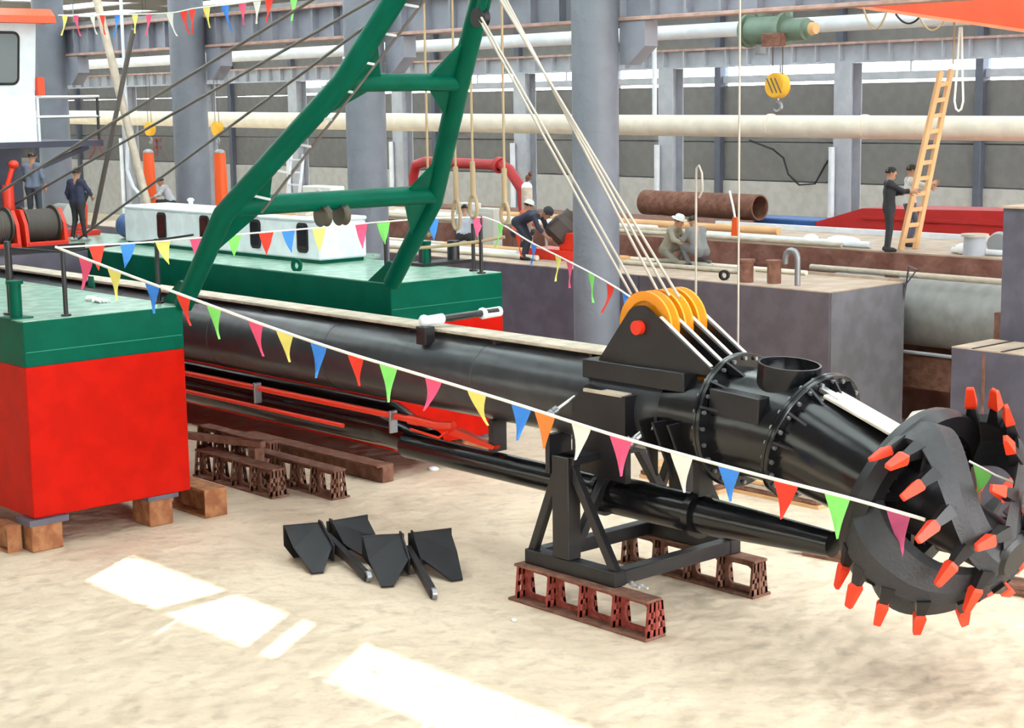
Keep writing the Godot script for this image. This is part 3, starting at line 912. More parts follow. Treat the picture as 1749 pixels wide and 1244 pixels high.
# ---------------------------------------------------------------- green gantry
func make_gantry() -> void:
	var t := thing("ladder_gantry", "green tubular A frame gantry leaning out over the black ladder", "gantry", Vector3(-22.3, DECK, ZC))
	var R := 0.16
	for s in [1.0, -1.0]:
		var p := [Vector3(-22.42, DECK, ZC + s * 2.02), Vector3(-21.22, 4.82, ZC + s * 1.99), Vector3(-19.42, 6.7, ZC + s * 1.08), Vector3(-17.8, 8.82, ZC + s * 0.5)]
		var b := MB.new()
		b.tube([p[0], p[1], p[2], p[3]], [0.145, R, R, R * 0.95], 20)
		part("leg", b, M.green, t)
		b = MB.new()
		# foot gusset
		b.prism(PackedVector2Array([Vector2(-0.55, 0), Vector2(0.08, 0), Vector2(0.3, 0.28), Vector2(0.05, 0.38)]), Vector3(-22.5, DECK, ZC + s * 2.02 - 0.03), Vector3.RIGHT, Vector3.UP, Vector3(0, 0, 0.06))
		part("foot_gusset", b, M.green, t)
		# gussets at the two cross tubes, in the plane of leg and tube
		for q in [[p[0], p[1], p[2], 0.95, 4.94, -21.1], [p[1], p[2], p[3], 0.85, 6.7, -19.42]]:
			var j := Vector3(q[5], q[4], ZC + s * (1.95 if q[4] < 5 else 1.08))
			var along: Vector3 = ((q[2] as Vector3) - (q[1] as Vector3)).normalized()
			var back: Vector3 = ((q[0] as Vector3) - (q[1] as Vector3)).normalized()
			var inn := Vector3(0, 0, -s)
			for d in [along, back]:
				var g := MB.new()
				var w: Vector3 = d.cross(inn).normalized() * 0.05
				g.prism(PackedVector2Array([Vector2(0.0, 0.0), Vector2(q[3], 0.05), Vector2(0.08, 0.62), Vector2(0.0, 0.62)]), j - w * 0.5, d, inn, w)
				part("gusset", g, M.green, t)
	var c := MB.new()
	c.cyl(Vector3(-21.1, 4.94, ZC + 1.97), Vector3(-21.1, 4.94, ZC - 1.97), 0.15, 0.15, 20)
	part("cross_tube", c, M.green, t)
	c = MB.new()
	c.cyl(Vector3(-19.42, 6.7, ZC + 1.1), Vector3(-19.42, 6.7, ZC - 1.1), 0.13, 0.13, 20)
	part("cross_tube", c, M.green, t)
	c = MB.new()
	c.cyl(Vector3(-17.8, 8.8, ZC + 0.65), Vector3(-17.8, 8.8, ZC - 0.65), 0.16, 0.16, 20)
	part("head_tube", c, M.green, t)
	# pair of fairlead sheaves under the lower cross tube
	for z in [-14.95, -15.3]:
		c = MB.new()
		c.lathe(Vector3(-21.02, 4.72, z - 0.06), Vector3(0, 0, 1), [Vector2(0, 0), Vector2(0, 0.17), Vector2(0.06, 0.13), Vector2(0.12, 0.17), Vector2(0.12, 0)], 20)
		part("fairlead_sheave", c, M.drum, t)
	# climbing rungs beside the near leg
	var a := Vector3(-21.15, 4.95, ZC + 1.9)
	var e := Vector3(-17.9, 8.75, ZC + 0.45)
	var st := MB.new()
	var off := Vector3(0.42, -0.1, -0.25)
	st.tube([a + off, e + off], 0.02, 6)
	part("ladder_stringer", st, M.dark_wire, t)
	for k in 10:
		var q2 := a.lerp(e, (k + 0.5) / 10.0)
		st = MB.new()
		st.cyl(q2, q2 + off, 0.022, 0.022, 6)
		part("rung", st, M.white_paint, t)
	# shackle block that holds the rope end
	var h := pz(820, 18, ZC - 0.55)
	c = MB.new()
	c.beam(Vector3(-17.85, 8.75, ZC - 0.5), h, 0.1, 0.14, 0.02)
	part("dead_end_link", c, M.green, t)
	c = MB.new()
	c.lathe(h + Vector3(0, -0.1, -0.07), Vector3(0, 0, 1), [Vector2(0, 0), Vector2(0, 0.14), Vector2(0.07, 0.1), Vector2(0.14, 0.14), Vector2(0.14, 0)], 16)
	part("block_sheave", c, M.black_flat, t)
	# backstays
	var head_n := Vector3(-17.85, 8.8, ZC + 0.55)
	var head_f := Vector3(-17.85, 8.8, ZC - 0.55)
	var stays := [[head_n, Vector3(-46, DECK, -13.4), "backstay wire from the gantry head down past the wheelhouse window side", [0, 328]], [head_f, Vector3(-40, DECK, -17.0), "backstay wire from the gantry head down behind the standing man", [74, 321]], [head_f, Vector3(-34.6, DECK, -18.3), "backstay wire from the gantry head to the deck beside the white casing", [192, 365]]]
	for q in stays:
		# aim through the pixel where the photograph shows the stay, on the upright plane to its deck fitting
		var m := pplane(q[3][0], q[3][1], q[0], q[1])
		var d2: Vector3 = m - q[0]
		var foot: Vector3 = q[0] + d2 * ((q[0].y - DECK) / (q[0].y - m.y))
		var w := thing("backstay", q[2], "wire", foot, "backstays of the gantry")
		var wb := MB.new()
		wb.tube([q[0], foot], 0.026, 6)
		part("wire", wb, M.dark_wire, w)
		wb = MB.new()
		wb.cyl(foot, foot + Vector3(0, 0.12, 0), 0.05, 0.03, 8)
		part("deck_eye", wb, M.steel, w)
	# hoisting falls from gantry head to ladder sheaves
	var falls := [[pz(817, 30, ZC - 0.5), pz(1078, 503, -15.47), "outer"], [pz(822, 30, ZC - 0.4), pz(1092, 505, -15.2), "second"], [Vector3(-17.75, 8.65, ZC + 0.05), pz(1129, 508, -15.3), "third"], [Vector3(-17.7, 8.65, ZC + 0.2), pz(1143, 506, -15.15), "fourth"], [Vector3(-17.65, 8.65, ZC + 0.35), pz(1160, 508, -15.0), "last"]]
	for q in falls:
		var w2 := thing("hoist_rope", q[2] + " of five hoisting ropes, counted from the tall posts towards the grey pontoon corner", "rope", q[1], "hoisting ropes of the ladder")
		var wb2 := MB.new()
		wb2.tube([q[0], q[1]], 0.018, 6)
		part("strand", wb2, M.wire, w2)

func make_slings() -> void:
	# wire slings hanging from the overhead crane, each with an eye
	var list := [[732, 355, 402, "wire sling hanging in front of the gantry foot, ending in a thimble eye"], [779, 340, 392, "wire sling hanging free, its eye level with the blue flag"], [808, 332, 372, "wire sling just left of the two tall black posts"], [862, 345, 382, "wire sling hanging beside the bending workman"]]
	for q in list:
		var z := -18.4
		var a := pz(q[0], 0, z)
		var b := pz(q[0], q[1], z)
		var e := pz(q[0], q[2], z)
		var t := thing("wire_sling", q[3], "sling", Vector3(b.x, e.y, z), "slings hanging from the crane")
		var m := MB.new()
		m.cyl(Vector3(b.x, ROOF, z), Vector3(b.x, b.y, z), 0.022, 0.022, 6)
		part("rope_leg", m, M.rope, t)
		m = MB.new()
		m.cyl(Vector3(b.x, b.y + 0.55, z), Vector3(b.x, b.y - 0.02, z), 0.045, 0.045, 8)
		part("ferrule", m, M.rope, t)
		m = MB.new()
		var pts := []
		var hh := (b.y - e.y) / 2.0
		for k in 17:
			var an := TAU * k / 16.0
			var wv := sin(an) * 0.12 * (0.6 + 0.4 * (1.0 - cos(an)) * 0.5)
			pts.append(Vector3(b.x + wv, b.y - hh + cos(an) * hh, z))
		m.tube(pts, 0.032, 7, false)
		part("eye_loop", m, M.rope, t)

# ---------------------------------------------------------------- ladder (boom) with the cutter drive
const TY := 2.55   # axis height of the main tube
const TR := 0.56

func make_ladder() -> void:
	var t := thing("cutter_ladder", "long glossy black tubular cutter ladder lying between the pontoons", "ladder boom", Vector3(-15, 1.9, ZC))
	var b := MB.new()
	b.cyl(Vector3(-32.95, TY, ZC), Vector3(-13.6, TY, ZC), TR, TR, 48)
	part("main_tube", b, M.black_dusty_sheen, t)
	for x in [-27.5, -24.2, -20.9, -17.4]:
		b = MB.new()
		b.lathe(Vector3(x, TY, ZC), Vector3.RIGHT, [Vector2(-0.02, TR - 0.01), Vector2(-0.008, TR + 0.007), Vector2(0.008, TR + 0.007), Vector2(0.02, TR - 0.01)], 48)
		part("weld_ring", b, M.black_dusty_sheen, t)
	# walkway planks on top
	var segs := [[-32.9, -28.9], [-28.87, -23.6], [-23.57, -18.35], [-18.32, -14.9]]
	for s in segs:
		one_box("walkway_board", Vector3(s[0], 3.15, -15.52), Vector3(s[1], 3.2, -15.08), M.plank, t, 0.008)
	for k in 10:
		one_box("walkway_bearer", Vector3(-32.5 + k * 1.9, TY + TR - 0.05, -15.5), Vector3(-32.44 + k * 1.9, 3.15, -15.1), M.black_flat, t)
	# hydraulic lines under the near side
	b = MB.new()
	b.cyl(Vector3(-32.95, 1.82, -14.9), Vector3(-18.9, 1.84, -14.9), 0.05, 0.05, 12)
	part("hydraulic_pipe", b, M.hydraulic_red, t, "red hydraulic pipe")
	b = MB.new()
	b.cyl(Vector3(-32.95, 1.5, -14.9), Vector3(-20.6, 1.52, -14.9), 0.035, 0.035, 10)
	part("hydraulic_pipe", b, M.hydraulic_red, t, "thin lower red hydraulic pipe")
	b = MB.new()
	b.cyl(Vector3(-32.95, 1.62, -14.98), Vector3(-19.5, 1.64, -14.98), 0.03, 0.03, 10)
	part("hydraulic_pipe", b, M.black_flat, t)
	for x in [-22.9, -19.3]:
		b = MB.new()
		b.box(Vector3(x, 1.76, -14.87), Vector3(0.05, 0.34, 0.14), Basis.IDENTITY, 0.01)
		part("pipe_clamp", b, M.steel, t)
	b = MB.new()
	b.cyl(Vector3(-18.95, 1.84, -14.9), Vector3(-18.7, 1.84, -14.9), 0.075, 0.075, 6)
	b.tube([Vector3(-18.7, 1.84, -14.9), Vector3(-18.3, 1.83, -14.9), Vector3(-18.0, 1.86, -14.95)], 0.065, 10)
	part("pipe_fitting", b, M.hydraulic_red, t)
	b = MB.new()
	b.tube([Vector3(-18.9, 1.7, -14.88), Vector3(-18.25, 1.66, -14.88), Vector3(-18.1, 1.76, -14.9)], 0.022, 8)
	part("return_pipe", b, M.hydraulic_red, t)
	b = MB.new()
	b.prism(PackedVector2Array([Vector2(-18.1, 1.72), Vector2(-17.15, 1.64), Vector2(-17.1, 1.69), Vector2(-17.95, 1.82)]), Vector3(0, 0, -15.05), Vector3.RIGHT, Vector3.UP, Vector3(0, 0, 0.12))
	part("bracket_plate", b, M.hydraulic_red, t)
	# lower chord and suction pipe
	b = MB.new()
	b.cyl(Vector3(-32.95, 1.5, -15.5), Vector3(-20.2, 1.52, -15.5), 0.36, 0.36, 28)
	part("lower_chord", b, M.black, t)
	b = MB.new()
	b.cyl(Vector3(-20.2, 1.52, -15.5), Vector3(-18.9, 1.42, -15.25), 0.36, 0.22, 28, false)
	part("chord_reducer", b, M.black, t)
	b = MB.new()
	b.cyl(Vector3(-19.2, 1.4, -15.05), Vector3(-15.0, 1.38, -15.05), 0.19, 0.19, 24)
	part("suction_pipe", b, M.black, t)
	b = MB.new()
	b.lathe(Vector3(-15.1, 1.36, -15.05), Vector3.RIGHT, [Vector2(0, 0), Vector2(0, 0.3), Vector2(0.08, 0.3), Vector2(0.08, 0.25), Vector2(1.62, 0.25), Vector2(1.62, 0.3), Vector2(1.72, 0.3), Vector2(1.72, 0.235), Vector2(3.7, 0.15), Vector2(3.7, 0)], 28)
	part("suction_pipe", b, M.black, t)
	for q in [[-17.2, 1.78, 1.6], [-15.9, 1.99, 1.55], [-13.4, 1.99, 1.6]]:
		one_box("pipe_strap", Vector3(q[0] - 0.05, q[2], -15.2), Vector3(q[0] + 0.05, 2.05, -14.95), M.black_flat, t)
	# saddle plates with clamp bolts
	b = MB.new()
	b.prism(PackedVector2Array([Vector2(-15.25, 1.72), Vector2(-14.3, 1.66), Vector2(-14.3, 2.74), Vector2(-15.0, 2.84), Vector2(-15.25, 2.6)]), Vector3(0, 0, -14.74), Vector3.RIGHT, Vector3.UP, Vector3(0, 0, 0.1))
	part("saddle_plate", b, M.black_flat, t)
	one_box("saddle_rim", Vector3(-15.0, 2.76, -14.76), Vector3(-14.3, 2.8, -14.6), M.plank, t)
	one_box("saddle_cheek", Vector3(-14.3, 2.25, -14.9), Vector3(-14.24, 2.78, -14.58), M.black_flat, t)
	for q in [[-15.42, 2.5], [-14.12, 2.28], [-14.02, 2.3]]:
		b = MB.new()
		b.cyl(Vector3(q[0] + 0.12, q[1] + 0.14, -14.75), Vector3(q[0] - 0.04, q[1] - 0.06, -14.5), 0.022, 0.022, 8)
		var bolt := part("clamp_bolt", b, M.bright_steel, t)
		b = MB.new()
		b.cyl(Vector3(q[0] + 0.0, q[1] - 0.01, -14.56), Vector3(q[0] - 0.03, q[1] - 0.05, -14.51), 0.06, 0.06, 6)
		b.cyl(Vector3(q[0] - 0.035, q[1] - 0.055, -14.505), Vector3(q[0] - 0.06, q[1] - 0.09, -14.46), 0.06, 0.06, 6)
		part("nut", b, M.steel, bolt)
	for q in [-13.95, -13.7, -13.45]:
		b = MB.new()
		b.prism(PackedVector2Array([Vector2(0, 0), Vector2(0.35, 0), Vector2(0.0, -0.75)]), Vector3(q, 2.55, -14.82), Vector3(0, 0, 1), Vector3.UP, Vector3(0.04, 0, 0))
		part("rib", b, M.black_flat, t)
	# flare, first flange, pump barrel
	b = MB.new()
	b.lathe(Vector3(-13.85, TY, ZC), Vector3.RIGHT, [Vector2(0, TR + 0.005), Vector2(0.75, 0.68)], 48)
	part("flare", b, M.black, t)
	ring_flange(t, Vector3(-13.0, 2.56, ZC), Vector3.RIGHT, 0.82, 0.6)
	var ax := Vector3(cos(0.332), -sin(0.332), 0)
	var c2 := Vector3(-11.93, 2.51, ZC)
	b = MB.new()
	b.tube([Vector3(-13.0, 2.555, ZC), Vector3(-12.5, 2.55, ZC), c2], [0.66, 0.66, 0.66], 48)
	part("pump_barrel", b, M.black, t)
	var hb := Vector3(-12.25, 2.98, ZC + 0.05)
	b = MB.new()
	b.lathe(hb, Vector3(0.1, 1, 0), [Vector2(0, 0.37), Vector2(0.36, 0.37), Vector2(0.36, 0.345), Vector2(0.26, 0.345), Vector2(0.26, 0)], 32)
	part("hatch_ring", b, M.black, t)
	b = MB.new()
	b.box(Vector3(-12.55, 2.87, -14.82), Vector3(0.75, 0.3, 0.36), Basis(Vector3(0, 0, 1), -0.05), 0.01)
	part("inspection_box", b, M.black_flat, t)
	for q in 3:
		b = MB.new()
		var an := 0.35 + q * 0.42
		var u := Vector3(0, sin(an), cos(an))
		b.prism(PackedVector2Array([Vector2(0, 0.64), Vector2(0.26, 0.64), Vector2(0.0, 0.82)]), Vector3(-12.96, 2.56, ZC), Vector3.RIGHT, u, Vector3.RIGHT.cross(u) * 0.03)
		part("flange_rib", b, M.black_flat, t)
	# second flange and the sloping cutter shaft housing
	ring_flange(t, c2, ax, 0.8, 0.6)
	b = MB.new()
	b.lathe(c2, ax, [Vector2(0.03, 0.66), Vector2(1.3, 0.54), Vector2(1.32, 0.58), Vector2(1.42, 0.58), Vector2(1.42, 0.0)], 48)
	part("shaft_housing", b, M.black, t)
	var up := Vector3(sin(0.332), cos(0.332), 0)
	for q in 5:
		b = MB.new()
		var an2 := 0.1 + q * 0.5
		var u2 := up * sin(an2) + Vector3(0, 0, 1) * cos(an2)
		b.prism(PackedVector2Array([Vector2(0.04, 0.62), Vector2(0.3, 0.6), Vector2(0.04, 0.79)]), c2, ax, u2, ax.cross(u2) * 0.03)
		part("flange_rib", b, M.black_flat, t)
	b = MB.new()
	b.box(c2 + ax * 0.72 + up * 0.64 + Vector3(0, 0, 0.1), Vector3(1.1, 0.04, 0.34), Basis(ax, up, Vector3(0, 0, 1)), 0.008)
	part("cover_plate_sheen", b, M.pale_steel, t, "cover plate with a skylight reflection painted pale")  # skylight reflection on glossy black is put into this pale colour
	b = MB.new()
	b.box(c2 + ax * 0.2 + up * 0.66 + Vector3(0, 0, 0.16), Vector3(0.3, 0.06, 0.1), Basis(ax, up, Vector3(0, 0, 1)), 0.008)
	part("hinge_lug", b, M.bright_steel, t)
	# sheave bracket
	one_box("bracket_base", Vector3(-15.2, 2.9, -15.72), Vector3(-13.45, 3.14, -14.78), M.black_flat, t, 0.01)
	for k in 4:
		var z := -14.86 - 0.25 * k
		var poly := PackedVector2Array([Vector2(-14.98, 3.14)])
		for q in 9:
			var an3 := PI * 0.78 - q * PI * 0.06
			poly.append(Vector2(-14.25 + cos(an3) * 0.27, 3.62 + sin(an3) * 0.27))
		poly.append(Vector2(-13.1, 3.22)); poly.append(Vector2(-13.1, 3.14))
		b = MB.new()
		b.prism(poly, Vector3(0, 0, z), Vector3.RIGHT, Vector3.UP, Vector3(0, 0, -0.05))
		part("bracket_plate", b, M.black_flat, t)
		b = MB.new()
		b.beam(Vector3(-13.92, 3.775, z - 0.025), Vector3(-13.1, 3.25, z - 0.025), 0.05, 0.012)  # thin pale strip along the sloping plate edge
		part("bracket_edge", b, M.pale_steel, t, "pale plate edge")
	one_box("bracket_toe", Vector3(-13.16, 2.95, -15.66), Vector3(-13.08, 3.22, -14.86), M.black_flat, t)
	b = MB.new()
	b.cyl(Vector3(-14.25, 3.62, -14.78), Vector3(-14.25, 3.62, -15.7), 0.09, 0.09, 16)
	part("sheave_pin", b, M.hydraulic_red, t, "red sheave pin")
	for k in 3:
		var zz := -15.035 - 0.25 * k
		b = MB.new()
		b.lathe(Vector3(-14.25, 3.62, zz - 0.085), Vector3(0, 0, 1), [Vector2(0.04, 0.1), Vector2(0.04, 0.3), Vector2(0, 0.32), Vector2(0, 0.44), Vector2(0.03, 0.44), Vector2(0.085, 0.36), Vector2(0.14, 0.44), Vector2(0.17, 0.44), Vector2(0.17, 0.32), Vector2(0.13, 0.3), Vector2(0.13, 0.1)], 36)
		part("sheave", b, M.orange, t, "orange sheave")
	# grease ram on top of the tube
	var r0 := pz(732, 560, -15.0)
	r0.y = 3.24
	var rm := thing("hydraulic_ram", "small black and white hydraulic ram resting across the ladder walkway", "ram", r0)
	b = MB.new()
	b.span(r0 + Vector3(-0.1, -0.26, -0.02), r0 + Vector3(0.12, 0, 0.16), 0.01)
	part("bracket", b, M.black_flat, rm)
	b = MB.new()
	b.cyl(r0 + Vector3(0.0, 0.07, 0.05), r0 + Vector3(0.02, 0.09, -1.3), 0.055, 0.055, 12)
	part("ram_body", b, M.black, rm)
	for q in [[0.06, 0.05], [-1.05, 0.05]]:
		b = MB.new()
		b.cyl(r0 + Vector3(0, 0.07, q[0]), r0 + Vector3(0, 0.08, q[0] - 0.32), 0.075, 0.075, 10)
		b.ball(r0 + Vector3(0, 0.08, q[0] + 0.02), Vector3(0.09, 0.09, 0.08), 10)
		part("end_fitting", b, M.white_paint, rm)

func ring_flange(t: Node3D, o: Vector3, ax: Vector3, ro: float, ri: float) -> void:
	var b := MB.new()
	b.lathe(o, ax, [Vector2(-0.05, ri), Vector2(-0.05, ro - 0.01), Vector2(-0.04, ro), Vector2(-0.005, ro), Vector2(-0.005, ro - 0.012), Vector2(0.005, ro - 0.012), Vector2(0.005, ro), Vector2(0.04, ro), Vector2(0.05, ro - 0.01), Vector2(0.05, ri)], 56)
	var f := part("flange", b, M.black, t)
	var fr := MB.frame(ax)
	b = MB.new()
	b.cyl(-fr.z * 0.085, fr.z * 0.085, 0.026, 0.026, 6)
	var m := b.mesh()
	for k in 24:
		var a := TAU * k / 24
		put("bolt", m, M.steel, f).position += o + (fr.x * cos(a) + fr.y * sin(a)) * (ro - 0.06)

# ---------------------------------------------------------------- cutter head
func make_cutter() -> void:
	var th := 0.332
	var ax := Vector3(cos(th), -sin(th), 0)
	var up := Vector3(sin(th), cos(th), 0)
	var sd := Vector3(0, 0, 1)
	var o := Vector3(-10.56, 2.03, ZC)
	var t := thing("crown_cutter", "black crown cutter head set with rows of orange teeth", "cutter", Vector3(-10.0, 0.5, ZC))
	var b := MB.new()
	b.lathe(o, ax, [Vector2(-0.1, 0.8), Vector2(-0.1, 1.04), Vector2(0.02, 1.08), Vector2(0.18, 1.06), Vector2(0.18, 0.84), Vector2(-0.1, 0.8)], 56)
	part("back_ring", b, M.black_flat, t)
	b = MB.new()
	b.lathe(o, ax, [Vector2(-0.12, 0), Vector2(-0.12, 0.42), Vector2(0.35, 0.34), Vector2(1.06, 0.3), Vector2(1.36, 0.27), Vector2(1.42, 0.2), Vector2(1.42, 0)], 36)
	part("hub", b, M.black_flat, t)
	for k in 6:
		b = MB.new()
		var a := TAU * k / 6.0 + 0.3
		var u := up * cos(a) + sd * sin(a)
		b.prism(PackedVector2Array([Vector2(-0.02, 0.3), Vector2(0.1, 0.3), Vector2(0.14, 0.88), Vector2(-0.06, 0.88)]), o - ax.cross(u) * 0.03, ax, u, ax.cross(u) * 0.06)
		part("spoke", b, M.black_flat, t)
	# ribs seen inside the ring
	for k in 20:
		b = MB.new()
		var a2 := TAU * k / 20.0
		var u3 := up * cos(a2) + sd * sin(a2)
		b.prism(PackedVector2Array([Vector2(-0.08, 0.5), Vector2(0.02, 0.5), Vector2(0.12, 0.86), Vector2(-0.08, 0.86)]), o - ax.cross(u3) * 0.012, ax, u3, ax.cross(u3) * 0.024)
		part("ring_rib", b, M.black_flat, t)
	# spiral blades
	var key := [[0.0, 1.02], [0.2, 1.17], [0.44, 1.22], [0.7, 1.13], [0.94, 0.95], [1.14, 0.7], [1.28, 0.45], [1.38, 0.27]]
	var prof := []
	var steps := 28
	for i in steps + 1:
		var f: float = i / float(steps) * (key.size() - 1)
		var k0 := mini(int(f), key.size() - 2)
		var fr0 := f - k0
		var km := maxi(k0 - 1, 0)
		var kp := mini(k0 + 2, key.size() - 1)
		prof.append([cubic_interpolate(key[k0][0], key[k0 + 1][0], key[km][0], key[kp][0], fr0), cubic_interpolate(key[k0][1], key[k0 + 1][1], key[km][1], key[kp][1], fr0)])
	var tm := tooth_meshes()
	for k in 5:
		b = MB.new()
		var base := TAU * k / 5.0 + CUT_PHASE
		var sec := []
		for i in prof.size():
			var s: float = i / float(prof.size() - 1)
			var ang := base + CUT_TWIST * pow(s, 1.8)
			var wid := lerpf(0.36, 0.2, smoothstep(0.0, 0.7, s))     # half width along the rim
			var rad: float = prof[i][1]
			var half := minf(wid / maxf(rad, 0.25), 0.7)
			var a0 := ang - half
			var a1 := ang + half
			var thick := 0.15
			var e0: Vector3 = o + ax * prof[i][0]
			var ra := rad + 0.04       # leading edge stands out, trailing edge dips in
			var rb := rad - 0.2 * (1.0 - 0.5 * s)
			var ua := up * cos(a1) + sd * sin(a1)
			var ub := up * cos(a0) + sd * sin(a0)
			var um := up * cos((a0 + a1) / 2) + sd * sin((a0 + a1) / 2)
			sec.append([e0 + ua * ra, e0 + um * (rad + 0.01), e0 + ub * rb, e0 + ub * maxf(rb - thick, 0.05), e0 + um * maxf(rad - thick, 0.05), e0 + ua * maxf(ra - thick * 0.7, 0.05), ang, a1, rad])
		for i in prof.size() - 1:
			var p: Array = sec[i]
			var q: Array = sec[i + 1]
			for j in 6:
				var j2 := (j + 1) % 6
				var nn := []
				for w in [[i, j2], [i, j], [i + 1, j], [i + 1, j2]]:
					var ia := maxi(w[0] - 1, 0)
					var ib := mini(w[0] + 1, prof.size() - 1)
					var along: Vector3 = (sec[ib][j] + sec[ib][j2]) - (sec[ia][j] + sec[ia][j2])
					nn.append(((sec[w[0]][j] as Vector3) - (sec[w[0]][j2] as Vector3)).cross(along).normalized())
				b.qn(p[j2], p[j], q[j], q[j2], nn[0], nn[1], nn[2], nn[3])
		var p0: Array = sec[0]
		var pn: Array = sec[prof.size() - 1]
		for j in 4:
			b.tri(p0[0], p0[j + 1], p0[j + 2]); b.tri(pn[0], pn[j + 2], pn[j + 1])
		part("blade", b, M.blade, t)
		# teeth along the leading edge
		for i in 6:
			var s2 := (i + 0.5) / 6.2 * (prof.size() - 1)
			var i0 := int(s2)
			var fr := s2 - i0
			var e: Vector3 = (sec[i0][0] as Vector3).lerp(sec[i0 + 1][0], fr)
			var inn: Vector3 = (sec[i0][5] as Vector3).lerp(sec[i0 + 1][5], fr)
			var ang2: float = lerpf(sec[i0][7], sec[i0 + 1][7], fr)
			var tang := -up * sin(ang2) + sd * cos(ang2)
			var outw := (e - inn).normalized()
			var dir := (outw * 0.42 + tang * 0.9).normalized()
			var run: Vector3 = ((sec[i0 + 1][0] as Vector3) - (sec[i0][0] as Vector3)).normalized()
			var z := dir
			var x := (run - z * run.dot(z)).normalized()
			var bs := Basis(x, z.cross(x), z)
			var tn := MeshInstance3D.new()
			tn.name = "tooth"
			tn.mesh = tm[0]
			tn.material_override = M.black_flat
			t.add_child(tn, true)
			tn.transform = Transform3D(bs, e - outw * 0.07 - t.position)
			var tp := MeshInstance3D.new()
			tp.name = "tip"
			tp.mesh = tm[1]
			tp.material_override = M.tooth
			tp.set_meta("label", "orange tooth tip")
			tn.add_child(tp, true)

const CUT_PHASE := 0.35
const CUT_TWIST := 1.25

func tooth_meshes() -> Array:
	var a := MB.new()    # holder, along +z
	var frustum := func(b: MB, z0: float, z1: float, w0: float, h0: float, w1: float, h1: float) -> void:
		var c := Vector3(0, 0, (z0 + z1) / 2)
		var p := []
		for q in [[-1, -1], [1, -1], [1, 1], [-1, 1]]:
			p.append([Vector3(q[0] * w0, q[1] * h0, z0), Vector3(q[0] * w1, q[1] * h1, z1)])
		for i in 4:
			var j := (i + 1) % 4
			b.oq(p[i][0], p[j][0], p[j][1], p[i][1], c)
		b.oq(p[0][0], p[1][0], p[2][0], p[3][0], c)
		b.oq(p[0][1], p[1][1], p[2][1], p[3][1], c)
	frustum.call(a, 0.0, 0.12, 0.075, 0.075, 0.06, 0.055)
	frustum.call(a, 0.12, 0.26, 0.06, 0.055, 0.038, 0.036)
	var b2 := MB.new()
	frustum.call(b2, 0.22, 0.26, 0.05, 0.042, 0.066, 0.052)
	frustum.call(b2, 0.26, 0.5, 0.066, 0.052, 0.04, 0.024)
	frustum.call(b2, 0.5, 0.515, 0.04, 0.024, 0.03, 0.014)
	return [a.mesh(), b2.mesh()]

